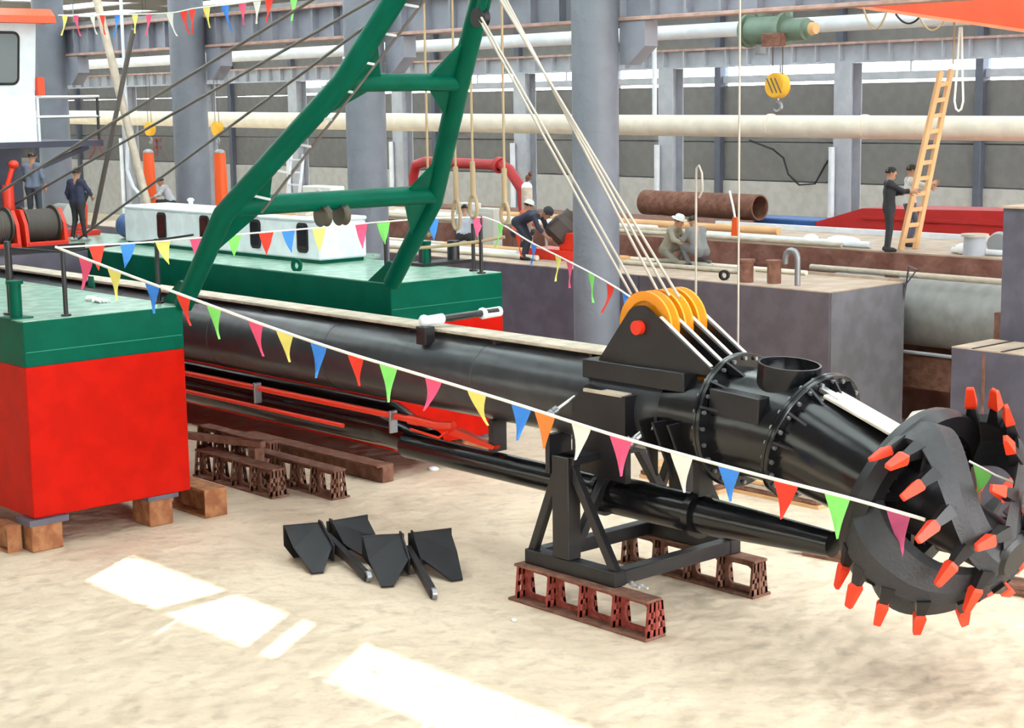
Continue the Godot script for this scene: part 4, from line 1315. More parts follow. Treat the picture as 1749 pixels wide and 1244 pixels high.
# ---------------------------------------------------------------- stand and castings
func casting(a: Vector3, label: String, flip: bool) -> void:
	# openwork cast beam, 2.42 m long, foot plate, cap plate and five ribs with slots
	var t := thing("casting_beam", label, "beam", a + Vector3(1.2, 0, 0), "openwork beams under the stand")
	var L := 2.42
	var s := -1.0 if flip else 1.0
	var mp: Material = M.rust_brown
	var mr: Material = M.rust_brown if flip else M.rust_red
	one_box("foot_plate", a + Vector3(-0.05, 0, -0.18), a + Vector3(L, 0.035, 0.18), mp, t, 0.008)
	one_box("cap_plate", a + Vector3(0.02, 0.455, -0.13), a + Vector3(L - 0.02, 0.49, 0.13), mp, t, 0.008)
	# web with four rounded openings, made of frames
	var zw := a.z - s * 0.03
	for k in 4:
		var x0 := a.x + 0.06 + k * 0.58
		var outer := PackedVector2Array([Vector2(x0, 0.035), Vector2(x0 + 0.58, 0.035), Vector2(x0 + 0.58, 0.455), Vector2(x0, 0.455)])
		var hole := PackedVector2Array()
		for p in rounded_rect(0.40, 0.29, 0.09, 4): hole.append(p + Vector2(x0 + 0.29, 0.24))
		var b := MB.new()
		# left and right halves of the frame, so that each is a plain polygon
		for side in [-1.0, 1.0]:
			var poly := PackedVector2Array()
			var cx := x0 + 0.29
			poly.append(Vector2(cx, 0.035)); poly.append(Vector2(cx + side * 0.29, 0.035)); poly.append(Vector2(cx + side * 0.29, 0.455)); poly.append(Vector2(cx, 0.455)); poly.append(Vector2(cx, 0.385))
			var hs := []
			for p in hole:
				if (p.x - cx) * side > 0.001: hs.append(p)
			hs.sort_custom(func(p, q): return p.y > q.y if absf(p.y - q.y) > 0.0001 else (absf(p.x - cx) < absf(q.x - cx)) == (p.y > 0.24))
			for p in hs: poly.append(p)
			poly.append(Vector2(cx, 0.095))
			b.prism(poly, Vector3(0, 0, zw - 0.02), Vector3.RIGHT, Vector3.UP, Vector3(0, 0, 0.04))
		part("web_frame", b, mr, t)
	one_box("web_end", Vector3(a.x + 2.38, 0.035, zw - 0.02), Vector3(a.x + 2.41, 0.455, zw + 0.02), mr, t)
	for k in 5:
		var xr := a.x + 0.06 + k * 0.58
		for sd in [1.0, -1.0]:
			var b2 := MB.new()
			# rib: narrow at the top, wide at the foot, with two slots cut as separate bars
			for bar in [[0.035, 0.12, 0.165, 0.155], [0.2, 0.26, 0.145, 0.135], [0.34, 0.455, 0.125, 0.11]]:
				b2.prism(PackedVector2Array([Vector2(0.02, bar[0]), Vector2(bar[2], bar[0]), Vector2(bar[3], bar[1]), Vector2(0.02, bar[1])]), Vector3(xr - 0.02, 0, zw), Vector3(0, 0, sd), Vector3.UP, Vector3(0.04, 0, 0))
			b2.prism(PackedVector2Array([Vector2(0.115, 0.035), Vector2(0.165, 0.035), Vector2(0.12, 0.455), Vector2(0.085, 0.455)]), Vector3(xr - 0.02, 0, zw), Vector3(0, 0, sd), Vector3.UP, Vector3(0.04, 0, 0))
			b2.prism(PackedVector2Array([Vector2(0.02, 0.035), Vector2(0.055, 0.035), Vector2(0.045, 0.455), Vector2(0.02, 0.455)]), Vector3(xr - 0.02, 0, zw), Vector3(0, 0, sd), Vector3.UP, Vector3(0.04, 0, 0))
			part("rib", b2, mr, t)

func make_stand() -> void:
	casting(Vector3(-15.72, 0, -14.13), "rust red openwork cast beam under the front of the black stand", false)
	casting(Vector3(-15.95, 0, -16.38), "rust brown openwork cast beam under the back of the black stand", true)
	var t := thing("ladder_stand", "black welded steel trestle holding up the front end of the ladder", "stand", Vector3(-14.9, 0.49, ZC))
	var w := 0.15
	for z in [-14.22, -16.38]:
		var b := MB.new()
		b.span(Vector3(-15.62, 0.492, z - 0.1), Vector3(-13.98, 0.68, z + 0.1), 0.01)
		part("base_beam", b, M.black_flat, t)
		b = MB.new()
		b.span(Vector3(-15.08, 0.68, z - 0.11), Vector3(-14.78, 2.0, z + 0.11), 0.01)
		part("post", b, M.black_flat, t)
		b = MB.new()
		b.beam(Vector3(-15.55, 0.66, z), Vector3(-15.02, 1.9, z), 0.1, 0.12, 0.008)
		part("brace", b, M.black_flat, t)
		b = MB.new()
		b.beam(Vector3(-14.06, 0.66, z), Vector3(-14.84, 1.9, z), 0.1, 0.12, 0.008)
		part("brace", b, M.black_flat, t)
	for x in [-15.52, -14.08]:
		var b2 := MB.new()
		b2.span(Vector3(x - 0.09, 0.5, -16.28), Vector3(x + 0.09, 0.68, -14.32), 0.01)
		part("cross_beam", b2, M.black_flat, t)
	var d := MB.new()
	d.beam(Vector3(-14.9, 0.72, -14.3), Vector3(-14.9, 1.95, -15.1), 0.12, 0.12, 0.008)
	part("brace", d, M.black_flat, t)
	d = MB.new()
	d.beam(Vector3(-14.9, 0.72, -16.3), Vector3(-14.9, 1.9, -15.5), 0.12, 0.12, 0.008)
	part("brace", d, M.black_flat, t)
	d = MB.new()
	d.span(Vector3(-15.12, 1.9, -16.45), Vector3(-14.74, 2.0, -14.16), 0.01)
	part("cradle_beam", d, M.black_flat, t)
	one_box("end_cheek", Vector3(-15.2, 1.75, -14.32), Vector3(-15.12, 2.25, -14.12), M.black_flat, t)
	# bolts left on the front beam
	var nb := py(1088, 1003, 0.49)
	for k in 3:
		var at := nb + Vector3(k * 0.09 - 0.08, 0, (k % 2) * 0.05)
		var bt := thing("loose_bolt", ["small steel bolt lying on the front cast beam, nearest the trestle", "steel nut between two bolts on the front cast beam", "steel bolt nearest the open end of the front cast beam"][k], "bolt", at, "bolts left on the front beam")
		var m := MB.new()
		m.cyl(at + Vector3(0, 0.03, 0), at + Vector3(0.1, 0.03, 0.02), 0.018, 0.018, 8)
		part("shank", m, M.bright_steel, bt)
		m = MB.new()
		m.cyl(at + Vector3(-0.03, 0.03, 0), at + Vector3(0.0, 0.03, 0), 0.03, 0.03, 6)
		part("head", m, M.bright_steel, bt)

# ---------------------------------------------------------------- anchors on the floor
func anchor_at(at: Vector3, turn: float, label: String) -> void:
	var t := thing("anchor", label, "anchor", Vector3.ZERO, "anchors lying on the floor")
	var M2: Material = M.anchor
	for s in [1.0, -1.0]:
		# sloping fluke plate
		var b := MB.new()
		var n := 0.025
		var tl := Vector3(-0.42, 0.44, s * 0.06)
		var tr := Vector3(-0.36, 0.46, s * 0.62)
		var ml := Vector3(0.12, 0.22, s * 0.08)
		var mr := Vector3(0.05, 0.24, s * 0.62)
		var e0 := Vector3(0.62, 0.012, s * 0.40)
		var e1 := Vector3(0.60, 0.012, s * 0.56)
		var dn := Vector3(0.3, 0.9, 0).normalized() * n
		for q in [[tl, tr, mr, ml], [ml, mr, e1, e0]]:
			var c: Vector3 = (q[0] + q[1] + q[2] + q[3]) / 4.0 + dn * 0.5
			b.oq(q[0], q[1], q[2], q[3], c); b.oq(q[0] + dn, q[1] + dn, q[2] + dn, q[3] + dn, c)
			for k in 4:
				b.oq(q[k], q[(k + 1) % 4], q[(k + 1) % 4] + dn, q[k] + dn, c)
		part("fluke", b, M2, t)
		# upright back plate
		b = MB.new()
		b.prism(PackedVector2Array([Vector2(0.03, 0.0), Vector2(0.5, 0.0), Vector2(0.64, 0.2), Vector2(0.64, 0.5), Vector2(0.03, 0.46)]), Vector3(-0.43, 0, 0), Vector3(0.1, 0, s), Vector3.UP, Vector3(0.03, 0, 0))
		part("back_plate", b, M2, t)
		b = MB.new()
		b.prism(PackedVector2Array([Vector2(-0.42, 0.02), Vector2(0.15, 0.02), Vector2(0.2, 0.26), Vector2(-0.3, 0.5), Vector2(-0.42, 0.5)]), Vector3(0, 0, s * 0.07), Vector3.RIGHT, Vector3.UP, Vector3(0, 0, s * 0.025))
		part("crown_cheek", b, M2, t)
	var sh := MB.new()
	sh.beam(Vector3(-0.3, 0.26, 0), Vector3(1.3, 0.07, 0), 0.09, 0.13, 0.01)
	part("shank", sh, M2, t)
	sh = MB.new()
	sh.lathe(Vector3(1.3, 0.08, -0.03), Vector3(0, 0, 1), [Vector2(0, 0.03), Vector2(0, 0.08), Vector2(0.06, 0.08), Vector2(0.06, 0.03), Vector2(0, 0.03)], 14)
	part("shackle_eye", sh, M.steel, t)
	t.position = at
	t.rotation.y = turn

func make_floor_things() -> void:
	anchor_at(Vector3(-18.95, 0, -13.5), -0.28, "black fluke anchor lying on the floor, next to the red hull")
	anchor_at(Vector3(-17.62, 0, -13.85), -0.46, "black fluke anchor lying on the floor, next to the trestle")
	# dark castings and channel under the ladder
	var q := [[Vector3(-27.0, 0, -16.3), "dark rusty cast beam under the ladder, half hidden by the red hull"], [Vector3(-25.1, 0, -15.1), "dark rusty cast beam under the middle of the ladder, foremost of three"], [Vector3(-24.3, 0, -15.75), "dark rusty cast beam under the ladder behind the foremost one"]]
	for e in q: casting(e[0], e[1], true)
	var a := Vector3(-26.2, 0, -18.1)
	var t := thing("channel_bar", "rust brown channel bar lying under the ladder beyond the cast beams", "bar", a)
	var b := MB.new()
	b.beam(Vector3(-26.5, 0.16, -17.0), Vector3(-22.3, 0.16, -17.05), 0.24, 0.3, 0.01)
	part("web", b, M.rust_brown, t)
	b = MB.new()
	b.beam(Vector3(-26.5, 0.3, -16.93), Vector3(-22.3, 0.3, -16.98), 0.34, 0.03)
	part("flange", b, M.rust_brown, t)
	t = thing("timber_beam", "brown timber beam propped behind the near pontoon", "timber", Vector3(-24.5, 0, -14.6))
	b = MB.new()
	b.beam(Vector3(-25.8, 0.72, -14.75), Vector3(-23.6, 0.72, -15.4), 0.14, 0.12, 0.01)
	part("beam", b, M.rust_brown, t)
	for p in [Vector3(-25.6, 0, -14.81), Vector3(-23.75, 0, -15.355)]:
		b = MB.new()
		b.span(p + Vector3(-0.1, 0, -0.1), p + Vector3(0.1, 0.66, 0.1), 0.01)
		part("leg_block", b, M.rust_brown, t)
	# clutter behind: pallets and boards seen through the gap under the ladder
	var pal := [Vector3(-18.6, 0, -20.6), Vector3(-16.8, 0, -20.9)]
	for k in 2:
		var p2: Vector3 = pal[k]
		t = thing("board_stack", ["low stack of pale boards on the floor beyond the ladder", "second low stack of pale boards nearer the trestle beyond the ladder"][k], "boards", p2)
		for j in 4:
			one_box("board", p2 + Vector3(-0.9 + 0.03 * j, 0.07 * j, -0.4 + 0.02 * j), p2 + Vector3(0.9 - 0.05 * j, 0.07 * j + 0.06, 0.3), [M.wood_ladder, M.rust_brown, M.plank, M.wood_ladder][j], t, 0.005)
	# rusty flat bars on the floor behind the cutter
	var rng := RandomNumberGenerator.new()
	rng.seed = 5
	for k in 18:
		var z := -18.35 - 0.085 * (k % 6)
		var y := 0.048 * (k / 6)
		var x0 := -14.75 + rng.randf() * 0.6 + 0.12 * (k % 6)
		t = thing("flat_bar", "rusty steel flat bar in the loose bundle on the floor behind the cutter", "bar", Vector3(x0, y, z), "flat bars behind the cutter")
		b = MB.new()
		b.beam(Vector3(x0, y + 0.025, z), Vector3(x0 + 5.5, y + 0.025, z - 0.5 - rng.randf() * 0.3), 0.075, 0.045)
		part("bar", b, M.rust_brown, t)
	# small litter on the concrete
	var lit := [[100, 1098], [878, 1062], [740, 803]]
	var names := ["tiny white paper scrap on the floor near the sunlit patch", "tiny pale chip on the floor before the front cast beam", "small white rag on the floor under the ladder"]
	for k in 2:
		var f := py(lit[k + 1][0], lit[k + 1][1], 0)
		t = thing("scrap", names[k + 1], "scrap", f)
		b = MB.new()
		b.ball(f + Vector3(0, 0.02, 0), Vector3(0.05, 0.02, 0.04) * (1.0 + k * 1.4), 8)
		part("piece", b, M.white, t)

# ---------------------------------------------------------------- pennant strings
func bunting(label: String, pix: Array, a: Vector3, b: Vector3, flags: Array, fl_w: float, fl_h: float, cord := 0.014) -> void:
	var t := thing("pennant_string", label, "bunting", a, "pennant strings")
	var pts := []
	for p in pix: pts.append(pplane(p[0], p[1], a, b))
	# smooth the line
	var cv := Curve3D.new()
	for i in pts.size():
		var tan_ := Vector3.ZERO
		if i > 0 and i < pts.size() - 1: tan_ = (pts[i + 1] - pts[i - 1]) / 6.0
		cv.add_point(pts[i], -tan_, tan_)
	var line := cv.tessellate_even_length(5, 0.25)
	var m := MB.new()
	m.tube(Array(line), cord, 6)
	part("cord", m, M.white_cord, t)
	var rng := RandomNumberGenerator.new()
	rng.seed = pix.size() * 31 + flags.size()
	for f in flags:
		var best := 0
		var bd := 1e9
		for i in line.size():
			var d := line[i] - EYE
			var sx := 874.5 + FOCAL * d.dot(right_v) / d.dot(front_v)
			if absf(sx - f[0]) < bd:
				bd = absf(sx - f[0]); best = i
		best = clampi(best, 1, line.size() - 2)
		var along := (line[best + 1] - line[best - 1]).normalized()
		var p := line[best]
		var out := Vector3(along.z, 0, -along.x).normalized()
		var sway := along * rng.randf_range(-0.1, 0.1) + out * rng.randf_range(-0.12, 0.12)
		var fw: float = fl_w * rng.randf_range(0.92, 1.08)
		var fh: float = fl_h * rng.randf_range(0.9, 1.1)
		var fm := MB.new()
		var N := 6
		var grid := []
		for i in N + 1:
			var s := i / float(N)
			var row := []
			for j in 3:
				var q := (j - 1) * 0.5 * fw * (1.0 - s * 0.97)
				row.append(p + along * q + Vector3.DOWN * (fh * s) + sway * (s * s) + out * (0.03 * sin(s * 4.0 + j * 1.3) * s))
			grid.append(row)
		for i in N:
			for j in 2:
				var A: Vector3 = grid[i][j]
				var B: Vector3 = grid[i][j + 1]
				var C: Vector3 = grid[i + 1][j + 1]
				var D: Vector3 = grid[i + 1][j]
				var o := out * 0.002
				fm.quad(A + o, B + o, C + o, D + o); fm.quad(B - o, A - o, D - o, C - o)
		part("pennant", fm, M["flag_" + f[1]], t, f[1] + " pennant")

func make_buntings() -> void:
	var s := Vector3(-22.55, 4.3, -11.35)
	var st := px(95, 422, -22.55)
	s = st
	var e := Vector3(-10.35, 1.9, -14.2)
	bunting("long string of coloured pennants from the near pontoon post to the cutter head", [[95, 422], [195, 461], [330, 511], [470, 562], [590, 602], [740, 647], [890, 693], [1060, 747], [1270, 805], [1450, 851], [1580, 888]], s, e, [[142, "pink"], [196, "yellow"], [256, "blue"], [308, "red"], [364, "green"], [440, "pink"], [490, "yellow"], [550, "blue"], [605, "red"], [671, "green"], [739, "pink"], [805, "yellow"], [882, "blue"], [925, "orange"], [1000, "white"], [1071, "pink"], [1167, "white"], [1257, "blue"], [1351, "red"], [1431, "green"], [1527, "magenta"]], 0.29, 0.43, 0.02)
	var f := Vector3(-22.45, 4.62, -19.37)
	bunting("string of pennants sagging from the near pontoon post across the well to the far posts", [[95, 423], [165, 419], [278, 412], [400, 401], [545, 389], [655, 379], [740, 373], [826, 371]], s, f, [[165, "red"], [220, "blue"], [278, "yellow"], [335, "pink"], [400, "green"], [446, "red"], [495, "blue"], [545, "yellow"], [611, "pink"], [656, "green"], [706, "red"], [742, "blue"], [818, "pink"]], 0.28, 0.38)
	var g := Vector3(-13.4, 3.45, -15.72)
	bunting("string of pennants running down from the tall far posts to the orange sheaves", [[826, 371], [855, 382], [905, 413], [960, 441], [1010, 467], [1060, 496], [1090, 514], [1262, 598]], f, g, [[853, "green"], [883, "red"], [914, "blue"], [951, "yellow"], [976, "pink"], [1009, "green"], [1043, "red"], [1070, "blue"], [1258, "blue"]], 0.27, 0.4)
	bunting("short pennant string tied inside the crown cutter", [[1655, 788], [1678, 800], [1700, 812], [1735, 826]], Vector3(-9.9, 2.4, -15.4), Vector3(-9.2, 2.2, -15.7), [[1688, "green"]], 0.24, 0.3)
	var ca := Vector3(-36.0, 8.55, -17.9)
	var cb := Vector3(-18.3, 8.9, -16.0)
	bunting("pennant string high up from the orange wheelhouse roof to the gantry head", [[100, 26], [200, 25], [290, 22], [335, 14], [420, 4], [530, -14], [640, -40]], ca, cb, [[112, "yellow"], [130, "pink"], [158, "white"], [175, "red"], [201, "blue"], [231, "yellow"], [255, "pink"], [286, "white"], [310, "red"], [331, "red"], [356, "yellow"], [384, "blue"], [411, "pink"], [436, "white"], [461, "red"], [500, "green"]], 0.3, 0.42)

# ---------------------------------------------------------------- unpainted pontoon and what stands on it
func make_grey_pontoon() -> void:
	var y1 := 3.0
	var z1 := -23.75
	var z0 := -26.0
	var x1 := -18.15
	var t := thing("steel_pontoon", "unpainted dark grey steel pontoon behind the round column", "pontoon", Vector3(-30, 0, -24.9))
	var x := -46.0
	var k := 0
	while x < x1 - 0.1:
		var xb := minf(x + 4.64, x1)
		if x1 - xb < 0.5: xb = x1
		one_box("side_plate", Vector3(x, 0.02, z1 - 0.05), Vector3(xb - 0.012, y1 - 0.02, z1), M.raw_steel if k % 2 == 0 else M.raw_steel_b, t, 0.006)
		x = xb
		k += 1
	one_box("end_plate", Vector3(x1 - 0.05, 0.02, z0), Vector3(x1, y1 - 0.02, z1 - 0.055), M.raw_steel_end, t, 0.006)
	one_box("inner_body", Vector3(-46, 0.02, z0), Vector3(x1 - 0.06, y1 - 0.04, z1 - 0.06), M.raw_steel, t)
	one_box("deck_plate", Vector3(-46, y1 - 0.02, z0), Vector3(x1, y1, z1), M.raw_steel_lit_top, t)
	one_box("edge_bar", Vector3(-46, y1, z0), Vector3(x1, y1 + 0.05, z0 + 0.06), M.raw_steel_lit_top, t)
	# bent corner bracket at the back corner
	var b := MB.new()
	b.prism(PackedVector2Array([Vector2(0, 0), Vector2(0.28, 0.35), Vector2(0.1, 0.4), Vector2(-0.05, -0.55)]), Vector3(x1, y1 - 0.1, z0), Vector3.RIGHT, Vector3.UP, Vector3(0, 0, 0.06))
	part("corner_bracket", b, M.raw_steel, t)
	# deck fittings
	var vents := [[1275, 482, 22, "short rust red vent stub on the grey pontoon, further from its corner"], [1322, 484, 28, "short rust red vent stub on the grey pontoon beside the gooseneck"]]
	for v in vents:
		var p := py(v[0], v[1], y1)
		var vt := thing("vent_stub", v[3], "vent", p)
		b = MB.new()
		b.cyl(p, p + Vector3(0, 0.38, 0), 0.13, 0.13, 14)
		part("pipe", b, M.rust_brown, vt)
		b = MB.new()
		b.cyl(p + Vector3(0, 0.38, 0), p + Vector3(0, 0.43, 0), 0.16, 0.16, 14)
		part("cap", b, M.rust_brown, vt)
	var g := py(1362, 488, y1)
	var gt := thing("gooseneck_vent", "grey gooseneck vent pipe on the corner of the unpainted pontoon", "vent", g)
	b = MB.new()
	var pts := [g, g + Vector3(0, 0.45, 0)]
	for i in 7:
		var a := PI * i / 6.0
		pts.append(g + Vector3(-0.14 + cos(a) * 0.14, 0.5 + sin(a) * 0.14, 0))
	pts.append(g + Vector3(-0.28, 0.38, 0))
	b.tube(pts, 0.055, 12)
	part("bent_pipe", b, M.steel, gt)
	var rw := py(1237, 479, y1)
	var rt := thing("pipe_coupling", "small black ring coupling on the pale deck of the unpainted pontoon", "coupling", rw)
	b = MB.new()
	b.lathe(rw + Vector3(0, 0.1, 0), Vector3(0.3, 0, 1), [Vector2(-0.04, 0.06), Vector2(-0.04, 0.1), Vector2(0.04, 0.1), Vector2(0.04, 0.06), Vector2(-0.04, 0.06)], 16)
	part("ring", b, M.rubber, rt)
	# long pale pipes and timbers lying on the deck
	var lay := [[-36.0, -26.5, -24.35, 0.06, "cream_pipe", "thin pale pipe lying along the deck edge of the unpainted pontoon"], [-38.0, -27.5, -24.7, 0.07, "white_paint", "white pipe lying along the deck of the unpainted pontoon"], [-35.0, -20.2, -25.6, 0.05, "cream_pipe", "long cream pipe at the back edge of the unpainted pontoon deck"], [-30.5, -24.6, -25.2, 0.08, "wood_ladder", "tan pole lying along the middle of the unpainted pontoon deck"], [-25.6, -21.0, -25.0, 0.05, "plank", "pale rod on the unpainted pontoon deck behind the hoisting ropes"]]
	for l in lay:
		var lt := thing("deck_pipe", l[5], "pipe", Vector3(l[0], y1, l[2]), "pipes lying on the unpainted pontoon")
		b = MB.new()
		b.cyl(Vector3(l[0], y1 + l[3], l[2]), Vector3(l[1], y1 + l[3], l[2] - 0.1), l[3], l[3], 10)
		part("pipe_body", b, M[l[4]], lt)
	# red machinery by the bending workman
	var p2 := Vector3(pz(955, 420, -25.1).x, y1, -25.1)
	var mt := thing("hose_reel", "red machine with a dark slanting drum behind the bending workman", "machine", p2)
	one_box("bed", p2 + Vector3(-0.7, 0, -0.35), p2 + Vector3(0.9, 0.22, 0.3), M.winch_red, mt, 0.01)
	one_box("cheek", p2 + Vector3(0.25, 0.22, -0.3), p2 + Vector3(0.95, 0.6, 0.25), M.winch_red, mt, 0.02)
	b = MB.new()
	b.lathe(p2 + Vector3(0.1, 0.45, 0.3), Vector3(0.35, 0.6, -0.5), [Vector2(0, 0), Vector2(0, 0.2), Vector2(0.1, 0.3), Vector2(0.4, 0.3), Vector2(0.55, 0.24), Vector2(0.7, 0.24), Vector2(0.7, 0.18), Vector2(0.6, 0.18), Vector2(0.6, 0)], 22)
	part("drum", b, M.drum_dark, mt)
	b = MB.new()
	var arc := []
	for i in 9:
		var a2 := PI * i / 8.0
		arc.append(p2 + Vector3(-0.35 - cos(a2) * 0.3, 0.25 + sin(a2) * 0.75, 0.32))
	b.tube(arc, 0.03, 8)
	part("roll_bar", b, M.grey_plastic, mt)
	b = MB.new()
	b.cyl(p2 + Vector3(0.9, 0.3, 0), p2 + Vector3(1.7, 0.34, 0.1), 0.16, 0.12, 14)
	part("motor", b, M.winch_red, mt)
	# gas cylinder
	var gp := Vector3(pz(900, 330, -25.7).x, y1, -25.7)
	var gct := thing("gas_cylinder", "beige gas cylinder with a white shoulder standing on the unpainted pontoon", "cylinder", gp)
	b = MB.new()
	var gh := pz(900, 320, -25.7).y - y1
	b.lathe(gp, Vector3.UP, [Vector2(0, 0), Vector2(0, 0.125), Vector2(gh, 0.125)], 18)
	part("body", b, M.plank, gct)
	b = MB.new()
	b.lathe(gp, Vector3.UP, [Vector2(gh, 0.125), Vector2(gh + 0.06, 0.11), Vector2(gh + 0.11, 0.06), Vector2(gh + 0.12, 0.03)], 18)
	part("shoulder", b, M.white, gct, "white shoulder")
	b = MB.new()
	b.cyl(gp + Vector3(0, gh + 0.1, 0), gp + Vector3(0, gh + 0.22, 0), 0.03, 0.03, 8)
	b.ball(gp + Vector3(0.05, gh + 0.22, 0), Vector3(0.09, 0.07, 0.06), 8)
	b.ball(gp + Vector3(0.12, gh + 0.3, 0), Vector3(0.06, 0.06, 0.04), 8)
	part("regulator", b, M.rust_brown, gct)
	# pale cabinets behind the slings
	for k2 in 2:
		var cp := Vector3(pz(800 + k2 * 35, 345, -25.8).x, y1, -25.8)
		var ct := thing("cabinet", ["pale grey cabinet behind the hanging sling eyes", "pale grey cabinet beside the gas cylinder"][k2], "cabinet", cp)
		one_box("body", cp + Vector3(-0.3, 0, -0.15), cp + Vector3(0.3, 1.05 - k2 * 0.1, 0.15), M.grey_plastic, ct, 0.015)
		one_box("door", cp + Vector3(-0.26, 0.06, 0.15), cp + Vector3(0.26, 0.95 - k2 * 0.1, 0.165), M.grey_plastic, ct, 0.004)
	# upright orange posts either side of a round column
	for q in [[253, "upright orange post with a grey cap, beside the leaning tan spar"], [375, "upright orange post with a grey cap, beside the green gantry leg"]]:
		var top := pz(q[0], 256, -24.6)
		var ot := thing("orange_post", q[1], "post", Vector3(top.x, y1, -24.6), "orange posts by the column")
		b = MB.new()
		b.lathe(Vector3(top.x, y1, -24.6), Vector3.UP, [Vector2(0, 0), Vector2(0, 0.2), Vector2(top.y - y1 - 0.08, 0.155)], 18)
		part("shaft", b, M.post_orange, ot)
		b = MB.new()
		b.ball(Vector3(top.x, top.y - 0.08, -24.6), Vector3(0.155, 0.1, 0.155), 14)
		part("cap", b, M.steel, ot)

# ---------------------------------------------------------------- brown barge, tank, boxes and boats further back
func make_background() -> void:
	var yb := 3.35
	var t := thing("brown_barge", "rust brown barge hull behind the unpainted pontoon", "barge", Vector3(-22, 0, -29))
	one_box("hull", Vector3(-44, 0.02, -31), Vector3(-11.5, yb - 0.03, -27.75), M.brown_barge, t, 0.01)
	one_box("deck_plate", Vector3(-44, yb - 0.03, -31), Vector3(-11.5, yb, -27.75), M.raw_steel_lit_top, t)
	var b := MB.new()
	b.cyl(Vector3(-44, yb + 0.05, -27.85), Vector3(-21.0, yb + 0.05, -27.85), 0.05, 0.05, 10)
	part("edge_pipe", b, M.plank, t)
	one_box("edge_plate", Vector3(-27, yb, -30.9), Vector3(-12, yb + 0.12, -30.8), M.white_paint, t)
	for sx in [-36.0, -31.0, -26.0, -19.7, -15.0]:
		one_box("plate_joint", Vector3(sx, 0.1, -27.75), Vector3(sx + 0.03, yb - 0.05, -27.735), M.rust_brown, t)
	# loose bars and pipes lying on the barge deck
	var bars := [[-25.5, -20.4, -28.1, 0.07, "white_paint", "white tube on the brown barge deck beside the man in black"], [-29.0, -22.0, -28.5, 0.06, "plank", "pale bar on the brown barge deck behind the white tube"], [-38.0, -28.5, -28.2, 0.08, "cream_pipe", "cream pipe on the brown barge deck behind the hanging slings"], [-37.0, -27.0, -28.8, 0.07, "white_paint", "second white tube on the brown barge deck behind the slings"], [-18.6, -13.5, -28.2, 0.06, "white_paint", "white tube on the brown barge deck beside the mushroom vent"], [-35.0, -24.0, -29.6, 0.09, "wood_ladder", "tan beam far back on the brown barge deck"]]
	for q in bars:
		var bt := thing("deck_bar", q[5], "bar", Vector3(q[0], yb, q[2]), "bars on the brown barge deck")
		b = MB.new()
		b.cyl(Vector3(q[0], yb + q[3], q[2]), Vector3(q[1], yb + q[3], q[2] + 0.08), q[3], q[3], 10)
		part("bar_body", b, M[q[4]], bt)
	# white access steps behind the gantry
	var sp := pz(505, 330, -25.75)
	var stp := thing("access_steps", "white steel access steps behind the near gantry leg", "steps", Vector3(sp.x, 3.0, -25.75))
	for q in [-0.28, 0.28]:
		b = MB.new()
		b.beam(Vector3(sp.x + q, 3.01, -25.5), Vector3(sp.x + q, 5.1, -25.85), 0.06, 0.06)
		part("rail", b, M.white_paint, stp)
	for k in 6:
		b = MB.new()
		var hy := 0.3 + k * 0.33
		b.beam(Vector3(sp.x - 0.28, 3.0 + hy, -25.5 - hy / 6.0), Vector3(sp.x + 0.28, 3.0 + hy, -25.5 - hy / 6.0), 0.1, 0.04)
		part("tread", b, M.white_paint, stp)
	# mushroom vent and rollers on the barge
	var v := py(1664, 436, yb)
	var vt := thing("mushroom_vent", "stubby mushroom vent with a pale lid on the brown barge", "vent", v)
	b = MB.new()
	b.cyl(v, v + Vector3(0, 0.36, 0), 0.22, 0.2, 18)
	part("stem", b, M.pale_girder, vt)
	b = MB.new()
	b.lathe(v + Vector3(0, 0.36, 0), Vector3.UP, [Vector2(0, 0.2), Vector2(0, 0.26), Vector2(0.05, 0.26), Vector2(0.07, 0)], 18)
	part("lid", b, M.plank, vt)
	v = py(1692, 432, yb)
	vt = thing("warping_roller", "grey roller with a dark end lying on the brown barge", "roller", v)
	b = MB.new()
	b.cyl(v + Vector3(0, 0.2, -0.3), v + Vector3(0.3, 0.2, 0.25), 0.2, 0.2, 18)
	part("roller", b, M.steel, vt)
	for q in [[1440, 426, 0.45, "heap of white sacking on the brown barge deck"], [1647, 432, 0.2, "small white bundle beside the mushroom vent"], [1385, 420, 0.16, "little white bundle on the edge of the brown barge"]]:
		v = Vector3(pz(q[0], q[1], -28.15).x, yb, -28.15)
		vt = thing("white_bundle", q[3], "bundle", v)
		b = MB.new()
		b.ball(v + Vector3(0, 0.1, 0), Vector3(q[2], 0.12, 0.18), 12)
		part("cloth", b, M.white, vt)
		b = MB.new()
		b.ball(v + Vector3(q[2] * 0.8, 0.06, 0.05), Vector3(q[2] * 0.6, 0.08, 0.14), 10)
		part("fold", b, M.white, vt)
	# grey tank in the gap right of the unpainted pontoon
	t = thing("storage_tank", "long dull grey cylindrical tank lying before the brown barge", "tank", Vector3(-16.5, 0, -27.0))
	b = MB.new()
	b.lathe(Vector3(-20.5, 2.3, -27.05), Vector3.RIGHT, [Vector2(0, 0), Vector2(0, 0.64), Vector2(7.5, 0.64), Vector2(7.5, 0)], 36)
	part("shell", b, M.tank, t)
	for x in [-19.5, -16.0]:
		one_box("saddle", Vector3(x, 0, -27.4), Vector3(x + 0.3, 1.85, -26.7), M.rust_brown, t)
	b = MB.new()
	b.cyl(Vector3(-20.8, 3.06, -26.6), Vector3(-13.2, 3.06, -26.6), 0.06, 0.06, 10)
	part("top_pipe", b, M.plank, t)
	b = MB.new()
	b.cyl(Vector3(-20.0, 1.62, -26.42), Vector3(-13.4, 1.62, -26.42), 0.035, 0.035, 8)
	part("lower_pipe", b, M.pale_girder, t)
